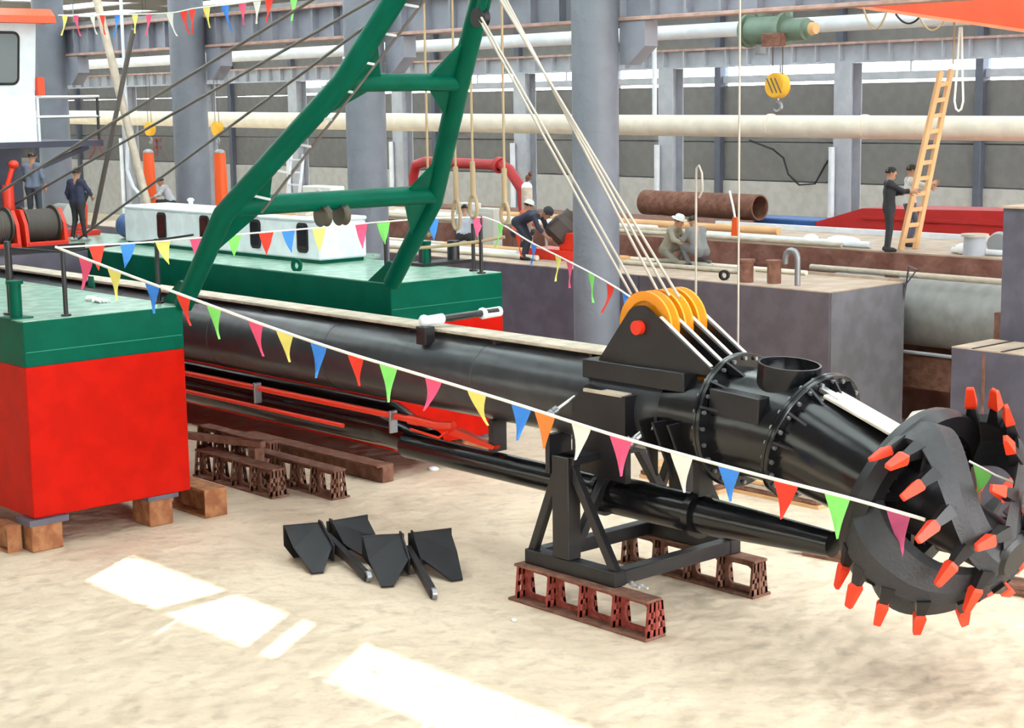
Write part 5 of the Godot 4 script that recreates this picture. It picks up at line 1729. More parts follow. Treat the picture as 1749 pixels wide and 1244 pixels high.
	one_box("side_skirt", Vector3(-20.5, 0.9, -26.75), Vector3(-13.2, 1.5, -26.65), M.rust_brown, t)
	for x in [-19.0, -16.2]:
		one_box("bracket", Vector3(x, 3.0 - 0.06, -26.95), Vector3(x + 0.06, 3.06, -26.55), M.rust_brown, t)
	# sheeted pile on the floor between tank and boxes
	t = thing("plastic_sheet_pile", "heap of crumpled clear plastic sheeting behind the cutter", "sheeting", Vector3(-16.0, 0, -22.8))
	b = MB.new()
	var s0 := pz(1590, 680, -22.6)
	var rng := RandomNumberGenerator.new()
	rng.seed = 3
	for k in 9:
		b.ball(Vector3(s0.x - 0.5 + rng.randf() * 0.9, 0.92 + rng.randf() * 0.25, -22.6 - rng.randf() * 0.6), Vector3(0.34, 0.22, 0.3), 8)
	part("sheeting", b, M.pale_steel, t)
	one_box("crate", Vector3(s0.x - 0.7, 0, -23.2), Vector3(s0.x + 0.6, 0.86, -22.4), M.wood_ladder, t, 0.02)
	# dark grey boxes at the right
	var c := Vector3(-14.42, 0, -21.9)
	t = thing("steel_box", "lower dark grey steel box with straps on its top coloured as if lit, behind the cutter", "box", c)
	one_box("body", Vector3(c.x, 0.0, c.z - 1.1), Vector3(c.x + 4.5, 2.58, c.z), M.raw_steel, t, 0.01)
	one_box("top_plate", Vector3(c.x, 2.58, c.z - 1.1), Vector3(c.x + 4.5, 2.6, c.z), M.raw_steel_lit_top, t)
	one_box("seam", Vector3(c.x + 0.55, 0.1, c.z - 0.005), Vector3(c.x + 0.6, 2.55, c.z + 0.012), M.rust_brown, t)
	for x in [0.35, 0.85]:
		one_box("strap", Vector3(c.x + x, 2.6, c.z - 1.1), Vector3(c.x + x + 0.05, 2.61, c.z), M.rubber, t)
	t = thing("steel_box", "tall dark grey steel box standing behind the strapped lower box", "box", Vector3(-13.6, 0, -24))
	var tl := pz(1714, 352, -23.2)
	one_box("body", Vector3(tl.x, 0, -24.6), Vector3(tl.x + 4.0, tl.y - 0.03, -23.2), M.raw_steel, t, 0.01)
	one_box("top_plate", Vector3(tl.x - 0.05, tl.y - 0.03, -24.65), Vector3(tl.x + 4.0, tl.y, -23.15), M.raw_steel_lit_top, t)
	one_box("side_ledge", Vector3(tl.x - 0.3, 2.5, -24.2), Vector3(tl.x, 2.95, -23.5), M.rust_brown, t, 0.01)
	# red boats, blue hull, rusty pipe beyond
	t = thing("red_hull", "dark red boat hull lying behind the workmen at the wooden ladder", "hull", Vector3(-25, 0, -37))
	b = MB.new()
	b.prism(PackedVector2Array([Vector2(-28.2, 1.2), Vector2(-13, 1.2), Vector2(-13, 3.75), Vector2(-22.5, 3.6), Vector2(-26.5, 3.52), Vector2(-28.0, 3.1)]), Vector3(0, 0, -37.5), Vector3.RIGHT, Vector3.UP, Vector3(0, 0, 1.5))
	part("hull", b, M.boat_red, t)
	one_box("keel_block", Vector3(-27, 0, -37.2), Vector3(-14, 1.2, -36.4), M.rust_brown, t)
	one_box("rub_rail", Vector3(-26.5, 3.25, -36.0), Vector3(-13, 3.32, -35.94), M.boat_red, t)
	t = thing("blue_hull", "blue boat hull half hidden before the red hull", "hull", Vector3(-30, 0, -36.6))
	one_box("hull", Vector3(-31.5, 0.3, -37.5), Vector3(-28.3, 3.1, -36.4), M.blue, t, 0.03)
	one_box("keel_block", Vector3(-31, 0, -37.1), Vector3(-28.8, 0.3, -36.5), M.rust_brown, t)
	t = thing("rusty_pipe", "short length of wide rusty pipe with a dark open end", "pipe", Vector3(-32, 2.9, -35.9))
	b = MB.new()
	b.pipe(Vector3(-34.2, 3.42, -35.9), Vector3(-29.85, 3.42, -35.9), 0.36, 0.04, 28)
	part("pipe_wall", b, M.rust_brown, t)
	for x in [-33.5, -30.6]:
		one_box("cradle", Vector3(x, 0, -36.2), Vector3(x + 0.3, 3.08, -35.6), M.rust_brown, t)
	t = thing("brown_hull", "dull brown hull block standing under the rusty pipe", "hull", Vector3(-36, 0, -34.5))
	one_box("hull", Vector3(-46, 0, -35.2), Vector3(-29.5, 3.12, -33.8), M.rust_brown, t, 0.02)
	# dark red pipe arch
	t = thing("pipe_arch", "dark red bent pipe arch far behind the gantry", "pipe", Vector3(-44, 0, -33))
	b = MB.new()
	var pa := [pz(706, 420, -33.0), pz(706, 300, -33.0), pz(711, 281, -33.0), pz(728, 276, -33.0), pz(855, 282, -33.0), pz(870, 290, -33.0), pz(892, 325, -33.0), pz(905, 420, -33.0)]
	pa[0].y = 0; pa[7].y = 0
	b.tube(pa, 0.16, 14)
	part("bent_pipe", b, M.dark_red_pipe, t)
	b = MB.new()
	b.lathe(pz(852, 282, -33.0), pa[5] - pa[4], [Vector2(-0.08, 0.16), Vector2(-0.08, 0.24), Vector2(0.08, 0.24), Vector2(0.08, 0.16)], 16)
	part("flange", b, M.dark_red_pipe, t)
	# spars leaning behind the casing
	for q in [[252, 352, 158, -30, -20.6, 0.1, "plank", "tan spar leaning to the left behind the white casing", DECK], [166, 352, 228, 50, -20.3, 0.06, "dark_wire", "thin dark spar crossing the tan spar", DECK]]:
		var f := pz(q[0], q[1], q[4])
		var tp := pz(q[2], q[3], q[4])
		var d := (tp - f).normalized()
		var foot := f - d * ((f.y - 0.0) / d.y)
		t = thing("leaning_spar", q[7], "spar", foot)
		b = MB.new()
		b.tube([foot, tp], q[5], 10)
		part("pole", b, M[q[6]], t)
		b = MB.new()
		b.cyl(foot, foot + Vector3(0, 0.03, 0), q[5] * 2, q[5] * 2, 10)
		part("shoe", b, M.steel, t)
	# thin white hose hook beside the tan spar
	var hp := [pz(218, 232, -21.5), pz(217, 290, -21.5), pz(228, 320, -21.5), pz(240, 334, -21.5)]
	t = thing("hanging_hose", "white hose hanging beside the tan spar", "hose", hp[3])
	b = MB.new()
	b.tube([Vector3(hp[0].x, ROOF, -21.5)] + hp, 0.045, 8)
	part("hose", b, M.white_paint, t)

func hook_block(p: Vector3, s: float, label: String, stripes: bool) -> void:
	var t := thing("hook_block", label, "crane hook", p + Vector3(0, -s * 1.2, 0), "yellow crane hooks")
	var b := MB.new()
	b.lathe(p + Vector3(0, 0, -s * 0.28), Vector3(0, 0, 1), [Vector2(0, 0), Vector2(0, s * 0.55), Vector2(0.06 * s, s * 0.62), Vector2(s * 0.5, s * 0.62), Vector2(s * 0.56, s * 0.55), Vector2(s * 0.56, 0)], 24)
	part("sheave_case", b, M.yellow, t)
	if stripes:
		for k in 3:
			b = MB.new()
			b.box(p + Vector3(-0.25 * s + k * 0.25 * s, 0, s * 0.285), Vector3(0.07 * s, 0.8 * s, 0.015), Basis(Vector3(0, 0, 1), 0.5))
			part("stripe", b, M.dark_wire, t)
	b = MB.new()
	b.cyl(p + Vector3(0, -s * 0.55, 0), p + Vector3(0, -s * 0.8, 0), s * 0.1, s * 0.08, 10)
	var pts := []
	for i in 11:
		var a := PI * 0.5 - i * TAU * 0.72 / 10.0
		pts.append(p + Vector3(cos(a) * s * 0.24, -s * 1.03 + sin(a) * s * 0.24, 0))
	b.tube(pts, [0.09 * s, 0.1 * s, 0.1 * s, 0.1 * s, 0.1 * s, 0.1 * s, 0.1 * s, 0.09 * s, 0.08 * s, 0.06 * s, 0.02 * s], 10)
	part("hook", b, M.steel, t)
	for q in [-0.3, 0.3]:
		b = MB.new()
		b.cyl(p + Vector3(q * s, s * 0.4, 0), Vector3(p.x + q * s, ROOF, p.z), 0.012, 0.012, 6)
		part("rope", b, M.dark_wire, t)

func make_cranes() -> void:
	hook_block(pz(1328, 146, -27.0), 0.42, "yellow striped crane hook hanging under the green hoist", true)
	hook_block(pz(256, 220, -34.0), 0.44, "yellow crane hook above the orange post beside the leaning tan spar", false)
	hook_block(pz(371, 220, -34.0), 0.44, "yellow crane hook above the orange post beside the gantry leg", false)
	# electric hoist
	var a := pz(1297, 52, -26.9)
	var t := thing("electric_hoist", "dull green electric hoist hanging from its trolley", "hoist", a)
	var b := MB.new()
	b.lathe(a + Vector3(-0.35, 0, 0), Vector3(1, 0, 0), [Vector2(0, 0), Vector2(0, 0.3), Vector2(0.04, 0.34), Vector2(0.12, 0.34), Vector2(0.12, 0.27), Vector2(0.95, 0.27), Vector2(0.95, 0.32), Vector2(1.05, 0.32), Vector2(1.05, 0)], 26)
	part("drum_case", b, M.hoist_green, t)
	b = MB.new()
	b.lathe(a + Vector3(0.7, -0.02, 0), Vector3(1, 0, 0), [Vector2(0, 0.22), Vector2(0.5, 0.22), Vector2(0.52, 0.16), Vector2(0.62, 0.16), Vector2(0.62, 0)], 22)
	part("motor", b, M.hoist_green, t)
	b = MB.new()
	b.cyl(a + Vector3(1.32, -0.02, 0), a + Vector3(1.44, -0.02, 0), 0.13, 0.11, 16)
	part("end_cap", b, M.wood_ladder, t, "tan end cap")
	one_box("control_box", a + Vector3(0.35, -0.34, 0.2), a + Vector3(0.85, -0.08, 0.36), M.rust_brown, t, 0.01)
	one_box("guide_block", a + Vector3(-0.05, -0.48, -0.08), a + Vector3(0.12, -0.28, 0.08), M.steel, t, 0.01)
	for x in [0.0, 0.7]:
		one_box("trolley_arm", a + Vector3(x, 0.25, -0.05), Vector3(a.x + x + 0.12, 8.6, a.z + 0.05), M.hoist_green, t)
	t = thing("trolley_rail", "grey I beam rail above the green hoist", "rail", Vector3(a.x, 8.6, a.z))
	one_box("bottom_flange", Vector3(-30, 8.6, a.z - 0.15), Vector3(-14, 8.64, a.z + 0.15), M.girder, t)
	one_box("web", Vector3(-30, 8.64, a.z - 0.02), Vector3(-14, 9.0, a.z + 0.02), M.girder, t)
	for x in [-28.0, -21.0, -15.0]:
		one_box("hanger", Vector3(x - 0.05, 9.0, a.z - 0.05), Vector3(x + 0.05, ROOF, a.z + 0.05), M.girder, t)
	# orange crane jib coming in from the right
	t = thing("crane_jib", "bright orange crane jib coming in high from the right", "crane", pz(1749, 40, -26.0))
	var o := -26.2
	var p0 := pz(1452, 6, o)
	var p1 := pz(1760, 50, o)
	b = MB.new()
	b.prism(PackedVector2Array([Vector2(p0.x, p0.y), Vector2(p1.x + 6.0, p1.y - 1.0), Vector2(p1.x + 6.0, 9.2), Vector2(p0.x + 1.0, 9.0), Vector2(p0.x, p0.y + 0.12)]), Vector3(0, 0, o - 0.25), Vector3.RIGHT, Vector3.UP, Vector3(0, 0, 0.5))
	part("box_girder", b, M.crane_orange, t)
	b = MB.new()
	b.beam(Vector3(p0.x - 0.02, p0.y - 0.02, o), Vector3(p1.x + 6.0, p1.y - 1.02, o), 0.62, 0.05)
	part("bottom_flange", b, M.crane_orange_pale, t)
	b = MB.new()
	b.span(Vector3(p1.x + 5.6, 0, o - 0.3), Vector3(p1.x + 6.2, 9.2, o + 0.3), 0.02)
	part("mast", b, M.crane_orange, t)
	for k in 3:
		b = MB.new()
		var h := [[1475, 14, 1515, 18, 50], [1530, 24, 1570, 30, 40], [1570, 28, 1612, 36, 52]]
		var A := pz(h[k][0], h[k][1], o + 0.35)
		var B := pz(h[k][2], h[k][3], o + 0.35)
		var mid := pz((h[k][0] + h[k][2]) / 2.0, h[k][4], o + 0.35)
		var pts := []
		for i in 9:
			var s := i / 8.0
			pts.append(A.lerp(B, s) + Vector3(0, (mid.y - (A.y + B.y) / 2) * 4.0 * s * (1 - s), 0))
		b.tube(pts, 0.018, 6)
		part("festoon_cable", b, M.rubber if k == 1 else M.rope, t)
	# rope loop hanging from the jib
	for q in [[1641, 52, 190, 8.0, "white rope loop hanging down from the orange jib beside the wooden ladder", 0.02], [1630, 44, 110, 0.0, "short pale rope hanging from the orange jib", 0.018]]:
		var top := pz(q[0], q[1] - 6, o)
		var bot := pz(q[0], q[2], o)
		t = thing("hanging_rope", q[4], "rope", bot)
		b = MB.new()
		if q[3] > 0:
			var w := 0.09
			var pts2 := [top + Vector3(-0.02, 0, 0), Vector3(top.x - w * 0.6, lerpf(top.y, bot.y, 0.5), o), Vector3(top.x - w, bot.y + 0.18, o), Vector3(top.x - w * 0.6, bot.y + 0.04, o), Vector3(top.x, bot.y, o), Vector3(top.x + w * 0.6, bot.y + 0.04, o), Vector3(top.x + w, bot.y + 0.18, o), Vector3(top.x + w * 0.6, lerpf(top.y, bot.y, 0.5), o), top + Vector3(0.02, 0, 0)]
			b.tube(pts2, q[5], 6)
		else:
			b.tube([top, Vector3(top.x, bot.y, o)], q[5], 6)
		part("strand", b, M.white_cord if q[3] > 0 else M.rope, t)
	# tag lines
	var l0 := pz(1262, 330, -17.0)
	t = thing("tag_line", "thin pale line hanging plumb past the grey pontoon corner to the ladder end", "line", Vector3(l0.x, 3.0, -17.0))
	b = MB.new()
	b.cyl(Vector3(l0.x, ROOF, -17.0), Vector3(l0.x, 3.05, -17.0), 0.014, 0.014, 6)
	part("strand", b, M.wire, t)
	b = MB.new()
	b.cyl(Vector3(l0.x, 3.05, -17.0), Vector3(l0.x, 2.9, -17.0), 0.05, 0.03, 8)
	part("weight", b, M.steel, t)
	var h0 := pz(1189, 310, -20.5)
	t = thing("hook_pole", "slender pale pole with a bent hook on top before the unpainted pontoon", "pole", Vector3(h0.x, 0, -20.5))
	b = MB.new()
	b.tube([Vector3(h0.x, 0, -20.5), h0, pz(1190, 288, -20.5), pz(1194, 283, -20.5), pz(1199, 296, -20.5), pz(1200, 325, -20.5), pz(1194, 338, -20.5)], 0.02, 7)
	part("bar", b, M.wire, t)
	b = MB.new()
	b.cyl(Vector3(h0.x, 0, -20.5), Vector3(h0.x, 0.04, -20.5), 0.15, 0.15, 12)
	part("foot", b, M.steel, t)
	# orange piece with a white strap near the rusty pipe, built as vest and stake
	var lp := pz(1257, 388, -27.95)
	lp.y = 3.58
	t = thing("marker_stake", "short white stake with an orange vest hung on it, on the brown barge edge", "stake", lp - Vector3(0, 0.23, 0))
	b = MB.new()
	b.prism(PackedVector2Array([Vector2(-0.09, -0.2), Vector2(0.09, -0.2), Vector2(0.07, 0.22), Vector2(-0.05, 0.22)]), lp + Vector3(0, 0.05, 0), Vector3.RIGHT, Vector3.UP, Vector3(0, 0, 0.06))
	part("vest", b, M.post_orange, t)
	b = MB.new()
	b.tube([lp + Vector3(0, -0.23, 0.03), lp + Vector3(0, 0.25, 0.03), pz(1252, 352, -27.95), pz(1246, 326, -27.95)], 0.025, 6)
	part("stake", b, M.white_cord, t)
	# wooden ladder leaning up from the barge
	var y0 := 3.35
	var f0 := py(1538, 428, y0)
	var f1 := py(1563, 426, y0)
	var u0 := pz(1607, 122, f0.z - 0.9)
	var u1 := pz(1625, 118, f1.z - 0.9)
	t = thing("wooden_ladder", "tall tan wooden ladder leaning up from the brown barge", "ladder", f0)
	for q in [[f0, u0], [f1, u1]]:
		b = MB.new()
		b.beam(q[0], q[1], 0.09, 0.11, 0.01)
		part("rail", b, M.wood_ladder, t)
	for k in 11:
		var s := (k + 0.6) / 11.5
		b = MB.new()
		b.beam(f0.lerp(u0, s), f1.lerp(u1, s), 0.06, 0.08, 0.005)
		part("rung", b, M.wood_ladder, t)
	# cable looped on the far wall
	t = thing("wall_cable", "dark cable looping along the far wall under the cream pipe", "cable", pz(1350, 320, -49.6))
	b = MB.new()
	var cp := []
	for q in [[1280, 240], [1320, 255], [1338, 270], [1346, 298], [1365, 316], [1392, 314], [1408, 285], [1420, 266], [1440, 258]]: cp.append(pz(q[0], q[1], -49.85))
	b.tube(cp, 0.035, 6)
	part("cable", b, M.rubber, t)

# ---------------------------------------------------------------- people
# bones: [a, b, radius a, radius b, colour index]; one smooth skin meshed as surface nets
func skin(bones: Array, cols: Array, cell: float, fingers: Array) -> MB:
	var lo := Vector3(1e9, 1e9, 1e9)
	var hi := -lo
	for q in bones:
		for e in [[q[0], q[2]], [q[1], q[3]]]:
			var rv: Vector3 = Vector3.ONE * (e[1] + 0.05)
			lo = lo.min(e[0] - rv); hi = hi.max(e[0] + rv)
	var nx := int((hi.x - lo.x) / cell) + 2
	var ny := int((hi.y - lo.y) / cell) + 2
	var nz := int((hi.z - lo.z) / cell) + 2
	var f := PackedFloat32Array()
	f.resize(nx * ny * nz)
	f.fill(1.0)
	var near := PackedFloat32Array()
	near.resize(nx * ny * nz)
	near.fill(1.0)
	var who := PackedByteArray()
	who.resize(nx * ny * nz)
	for q in bones:
		var a: Vector3 = q[0]
		var b: Vector3 = q[1]
		var ra: float = q[2]
		var rb: float = q[3]
		var ci: int = q[4]
		var kk: float = q[5] if q.size() > 5 else 0.035
		var ab := b - a
		var L2 := maxf(ab.length_squared(), 1e-6)
		var mr := Vector3.ONE * (maxf(ra, rb) + 0.05)
		var p0 := ((a.min(b) - mr - lo) / cell).floor()
		var p1 := ((a.max(b) + mr - lo) / cell).ceil()
		for iz in range(maxi(0, int(p0.z)), mini(nz - 1, int(p1.z)) + 1):
			for iy in range(maxi(0, int(p0.y)), mini(ny - 1, int(p1.y)) + 1):
				var row := (iz * ny + iy) * nx
				for ix in range(maxi(0, int(p0.x)), mini(nx - 1, int(p1.x)) + 1):
					var p := lo + Vector3(ix, iy, iz) * cell
					var h := clampf((p - a).dot(ab) / L2, 0.0, 1.0)
					var d := (p - a - ab * h).length() - lerpf(ra, rb, h)
					var o := f[row + ix]
					if d < near[row + ix]:
						near[row + ix] = d
						who[row + ix] = ci
					var w := clampf(0.5 + 0.5 * (o - d) / kk, 0.0, 1.0)
					f[row + ix] = lerpf(o, d, w) - kk * w * (1.0 - w)
	var idx := PackedInt32Array()
	idx.resize(nx * ny * nz)
	idx.fill(-1)
	var vs := PackedVector3Array()
	var vc := PackedColorArray()
	var vn := PackedVector3Array()
	var offs := [0, 1, nx, nx + 1, nx * ny, nx * ny + 1, nx * ny + nx, nx * ny + nx + 1]
	for iz in nz - 1:
		for iy in ny - 1:
			var row := (iz * ny + iy) * nx
			for ix in nx - 1:
				var c := row + ix
				var s := 0
				for k in 8:
					if f[c + offs[k]] < 0.0: s += 1
				if s == 0 or s == 8: continue
				var sum := Vector3.ZERO
				var cnt := 0
				for e in [[0, 1], [2, 3], [4, 5], [6, 7], [0, 2], [1, 3], [4, 6], [5, 7], [0, 4], [1, 5], [2, 6], [3, 7]]:
					var fa := f[c + offs[e[0]]]
					var fb := f[c + offs[e[1]]]
					if (fa < 0.0) != (fb < 0.0):
						var tt := fa / (fa - fb)
						var A := Vector3(e[0] & 1, (e[0] >> 1) & 1, e[0] >> 2)
						var B := Vector3(e[1] & 1, (e[1] >> 1) & 1, e[1] >> 2)
						sum += A.lerp(B, tt); cnt += 1
				idx[c] = vs.size()
				vs.append(lo + (Vector3(ix, iy, iz) + sum / cnt) * cell)
				vc.append(cols[who[c]])
				vn.append(Vector3(f[c + 1] - f[c] + f[c + nx + 1] - f[c + nx], f[c + nx] - f[c] + f[c + nx + 1] - f[c + 1], f[c + nx * ny] - f[c] + f[c + nx * ny + 1] - f[c + 1]).normalized())
	var m := MB.new()
	m.tinted = true
	for iz in range(1, nz - 1):
		for iy in range(1, ny - 1):
			var row := (iz * ny + iy) * nx
			for ix in range(1, nx - 1):
				var c := row + ix
				var inside := f[c] < 0.0
				for ax in 3:
					var st: int = [1, nx, nx * ny][ax]
					if (f[c + st] < 0.0) == inside: continue
					var u: int = [nx, nx * ny, 1][ax]
					var w: int = [nx * ny, 1, nx][ax]
					var q := [idx[c - u - w], idx[c - w], idx[c], idx[c - u]]
					if q[0] < 0 or q[1] < 0 or q[2] < 0 or q[3] < 0: continue
					if not inside: q.reverse()
					m.tint = vc[q[2]]
					m.qn(vs[q[0]], vs[q[1]], vs[q[2]], vs[q[3]], vn[q[0]], vn[q[1]], vn[q[2]], vn[q[3]])
	m.tint = cols[0]
	for g in fingers:
		m.tube(g[0], g[1], 6)
	return m

# pose: dictionary of joints in the person's own frame (x right, y up, z backwards, so the person looks along -z)
func person(at: Vector3, turn: float, label: String, pose: Dictionary, cols: Array, hat := "") -> void:
	var t := thing("person", label, "person", Vector3.ZERO)
	var J := pose
	var bones := []
	var hip: Vector3 = J.hip
	var chest: Vector3 = J.chest
	var neck: Vector3 = J.neck
	var head: Vector3 = J.head
	var upd := (neck - hip).normalized()
	var side := Vector3(1, 0, 0)
	# trunk
	for s in [-1.0, 1.0]:
		bones.append([hip + side * s * 0.07, chest + side * s * 0.085, 0.105, 0.105, 1, 0.06])
		bones.append([chest + side * s * 0.06, neck + side * s * 0.12 - upd * 0.07, 0.1, 0.075, 1, 0.06])
		bones.append([hip + side * s * 0.07, hip + side * s * 0.085 - upd * 0.06, 0.105, 0.1, 2, 0.05])
	bones.append([neck - upd * 0.06, neck + (head - neck) * 0.55, 0.058, 0.052, 0])
	# head: skull, jaw, nose, ears
	var look: Vector3 = J.get("look", Vector3(0, 0, -1)).normalized()
	var hup := (head - neck).normalized()
	hup = (hup - look * hup.dot(look)).normalized()
	var hr := look.cross(hup)
	bones.append([head + hup * 0.03 + look * -0.015, head + hup * 0.02 + look * 0.03, 0.09, 0.08, 0])
	bones.append([head - hup * 0.06 + look * 0.03, head - hup * 0.09 + look * 0.055, 0.06, 0.04, 0])
	bones.append([head + look * 0.1 + hup * 0.01, head + look * 0.118 - hup * 0.022, 0.012, 0.017, 0, 0.012])
	for s in [-1.0, 1.0]:
		bones.append([head + hr * s * 0.088 + hup * 0.015, head + hr * s * 0.092 - hup * 0.02, 0.018, 0.013, 0, 0.01])
	var fingers := []
	for s in [-1.0, 1.0]:
		var key := "l" if s < 0 else "r"
		var sh: Vector3 = neck + side * s * 0.17 - upd * 0.06
		var el: Vector3 = J[key + "elbow"]
		var wr: Vector3 = J[key + "hand"]
		bones.append([neck + side * s * 0.1 - upd * 0.05, sh, 0.075, 0.072, 1, 0.05])
		bones.append([sh, el, 0.066, 0.05, 1])
		bones.append([el, el.lerp(wr, 0.5), 0.05, 0.043, 1 if cols.size() > 3 else 0])
		bones.append([el.lerp(wr, 0.45), wr, 0.041, 0.03, 0])
		var fd := (wr - el).normalized()
		var palm := wr + fd * 0.07
		var pn := fd.cross(Vector3(0, 0, 1) if absf(fd.z) < 0.8 else Vector3(0, 1, 0)).normalized()
		var across := fd.cross(pn).normalized()
		bones.append([wr + fd * 0.02 + across * 0.018, palm + across * 0.025, 0.024, 0.022, 0, 0.02])
		bones.append([wr + fd * 0.02 - across * 0.018, palm - across * 0.025, 0.024, 0.022, 0, 0.02])
		var curl: Vector3 = pn * s
		for k in 4:
			var r0 := palm + across * (-0.034 + 0.0225 * k)
			var ln: float = [0.07, 0.082, 0.086, 0.076][k]
			var d1: Vector3 = (fd * 0.9 + curl * 0.3).normalized()
			var d2: Vector3 = (fd * 0.55 + curl * 0.8).normalized()
			fingers.append([[r0 - fd * 0.01, r0 + d1 * ln * 0.5, r0 + d1 * ln * 0.5 + d2 * ln * 0.32, r0 + d1 * ln * 0.5 + d2 * ln * 0.5], [0.011, 0.01, 0.009, 0.006]])
		var th0 := wr + fd * 0.035 + across * 0.03
		fingers.append([[th0, th0 + across * 0.035 + fd * 0.025 + curl * 0.01, th0 + across * 0.045 + fd * 0.06 + curl * 0.02], [0.013, 0.012, 0.008]])
		# leg
		var hj: Vector3 = hip + side * s * 0.09 - upd * 0.04
		var kn: Vector3 = J[key + "knee"]
		var an: Vector3 = J[key + "foot"]
		bones.append([hj, kn, 0.093, 0.062, 2, 0.05])
		bones.append([kn, an + Vector3(0, 0.09, 0), 0.06, 0.045, 2])
		var toe: Vector3 = J.get(key + "toe", Vector3(0, 0, -0.15))
		bones.append([an + Vector3(0, 0.05, 0) - toe * 0.25, an + toe * 0.95 + Vector3(0, 0.035, 0), 0.048, 0.034, 3 if cols.size() <= 4 else 4])
	var m := skin(bones, cols if cols.size() > 4 else cols + [Color(0.03, 0.03, 0.03)], 0.017, fingers)
	var body := MeshInstance3D.new()
	body.name = "body"
	body.mesh = m.mesh()
	body.material_override = M.figure
	t.add_child(body, true)
	# hair cap, eyes and mouth
	var hb := MB.new()
	var bs := Basis(hr, hup, -look)
	for i in 5:
		for j in 14:
			var q := []
			for e in [[i, j], [i, j + 1], [i + 1, j + 1], [i + 1, j]]:
				var th: float = 0.02 + (PI * 0.58) * e[0] / 5.0
				var ph: float = TAU * e[1] / 14.0
				# hairline higher over the face
				var zz := -cos(ph)
				if zz < -0.2: th *= lerpf(1.0, 0.62, (-zz - 0.2) / 0.8)
				q.append(Vector3(sin(th) * sin(ph), cos(th), sin(th) * zz))
			var p := []
			for e in q: p.append(head + hup * 0.028 + look * 0.006 + bs * (e * Vector3(0.099, 0.1, 0.116)))
			hb.oq(p[0], p[1], p[2], p[3], head)
	var hm: Material = M.hair
	part_local("hair", hb, hm, t)
	var ey := MB.new()
	for s in [-1.0, 1.0]:
		ey.ball(head + look * 0.098 + hr * s * 0.032 + hup * 0.022, Vector3(0.011, 0.007, 0.011), 6)
	ey.box(head + look * 0.1 - hup * 0.06, Vector3(0.04, 0.007, 0.012), bs)
	part_local("eyes_and_mouth", ey, M.hair, t)
	if hat:
		var ht := MB.new()
		ht.lathe(head + hup * 0.05, hup, [Vector2(0, 0.17 if hat == "hat" else 0.125), Vector2(0.012, 0.17 if hat == "hat" else 0.125), Vector2(0.016, 0.112), Vector2(0.07, 0.1), Vector2(0.1, 0.07), Vector2(0.115, 0)], 18)
		part_local("hat", ht, M[hat], t)
	t.position = at
	t.rotation.y = turn

func part_local(nm: String, mb: MB, m: Material, par: Node3D) -> void:
	var o := MeshInstance3D.new()
	o.name = nm
	o.mesh = mb.mesh()
	o.material_override = m
	par.add_child(o, true)

func stand_pose() -> Dictionary:
	return {hip = Vector3(0, 0.9, 0), chest = Vector3(0, 1.18, 0.0), neck = Vector3(0, 1.4, 0.01), head = Vector3(0, 1.55, -0.02), lelbow = Vector3(-0.25, 1.1, 0.03), lhand = Vector3(-0.25, 0.87, -0.08), relbow = Vector3(0.25, 1.1, 0.03), rhand = Vector3(0.25, 0.87, -0.08), lknee = Vector3(-0.1, 0.49, -0.02), lfoot = Vector3(-0.11, 0, 0.02), rknee = Vector3(0.1, 0.49, -0.02), rfoot = Vector3(0.11, 0, 0.02)}

func kneel_pose() -> Dictionary:
	return {hip = Vector3(0, 0.36, 0.1), chest = Vector3(0, 0.6, -0.02), neck = Vector3(0, 0.8, -0.1), head = Vector3(0, 0.92, -0.18), look = Vector3(0, -0.35, -1), lelbow = Vector3(-0.24, 0.56, -0.18), lhand = Vector3(-0.14, 0.46, -0.42), relbow = Vector3(0.24, 0.56, -0.18), rhand = Vector3(0.12, 0.46, -0.42), lknee = Vector3(-0.2, 0.42, -0.26), lfoot = Vector3(-0.17, 0, -0.08), rknee = Vector3(0.16, 0.1, -0.2), rfoot = Vector3(0.16, 0.02, 0.2), rtoe = Vector3(0, -0.0, 0.13)}

func bend_pose() -> Dictionary:
	return {hip = Vector3(0, 0.84, 0.16), chest = Vector3(0, 0.97, -0.12), neck = Vector3(0, 0.98, -0.34), head = Vector3(0, 1.02, -0.5), look = Vector3(0, -0.7, -0.7), lelbow = Vector3(-0.22, 0.72, -0.36), lhand = Vector3(-0.14, 0.5, -0.48), relbow = Vector3(0.22, 0.74, -0.4), rhand = Vector3(0.12, 0.52, -0.56), lknee = Vector3(-0.12, 0.46, 0.0), lfoot = Vector3(-0.13, 0, 0.1), rknee = Vector3(0.12, 0.45, -0.06), rfoot = Vector3(0.13, 0, 0.02)}

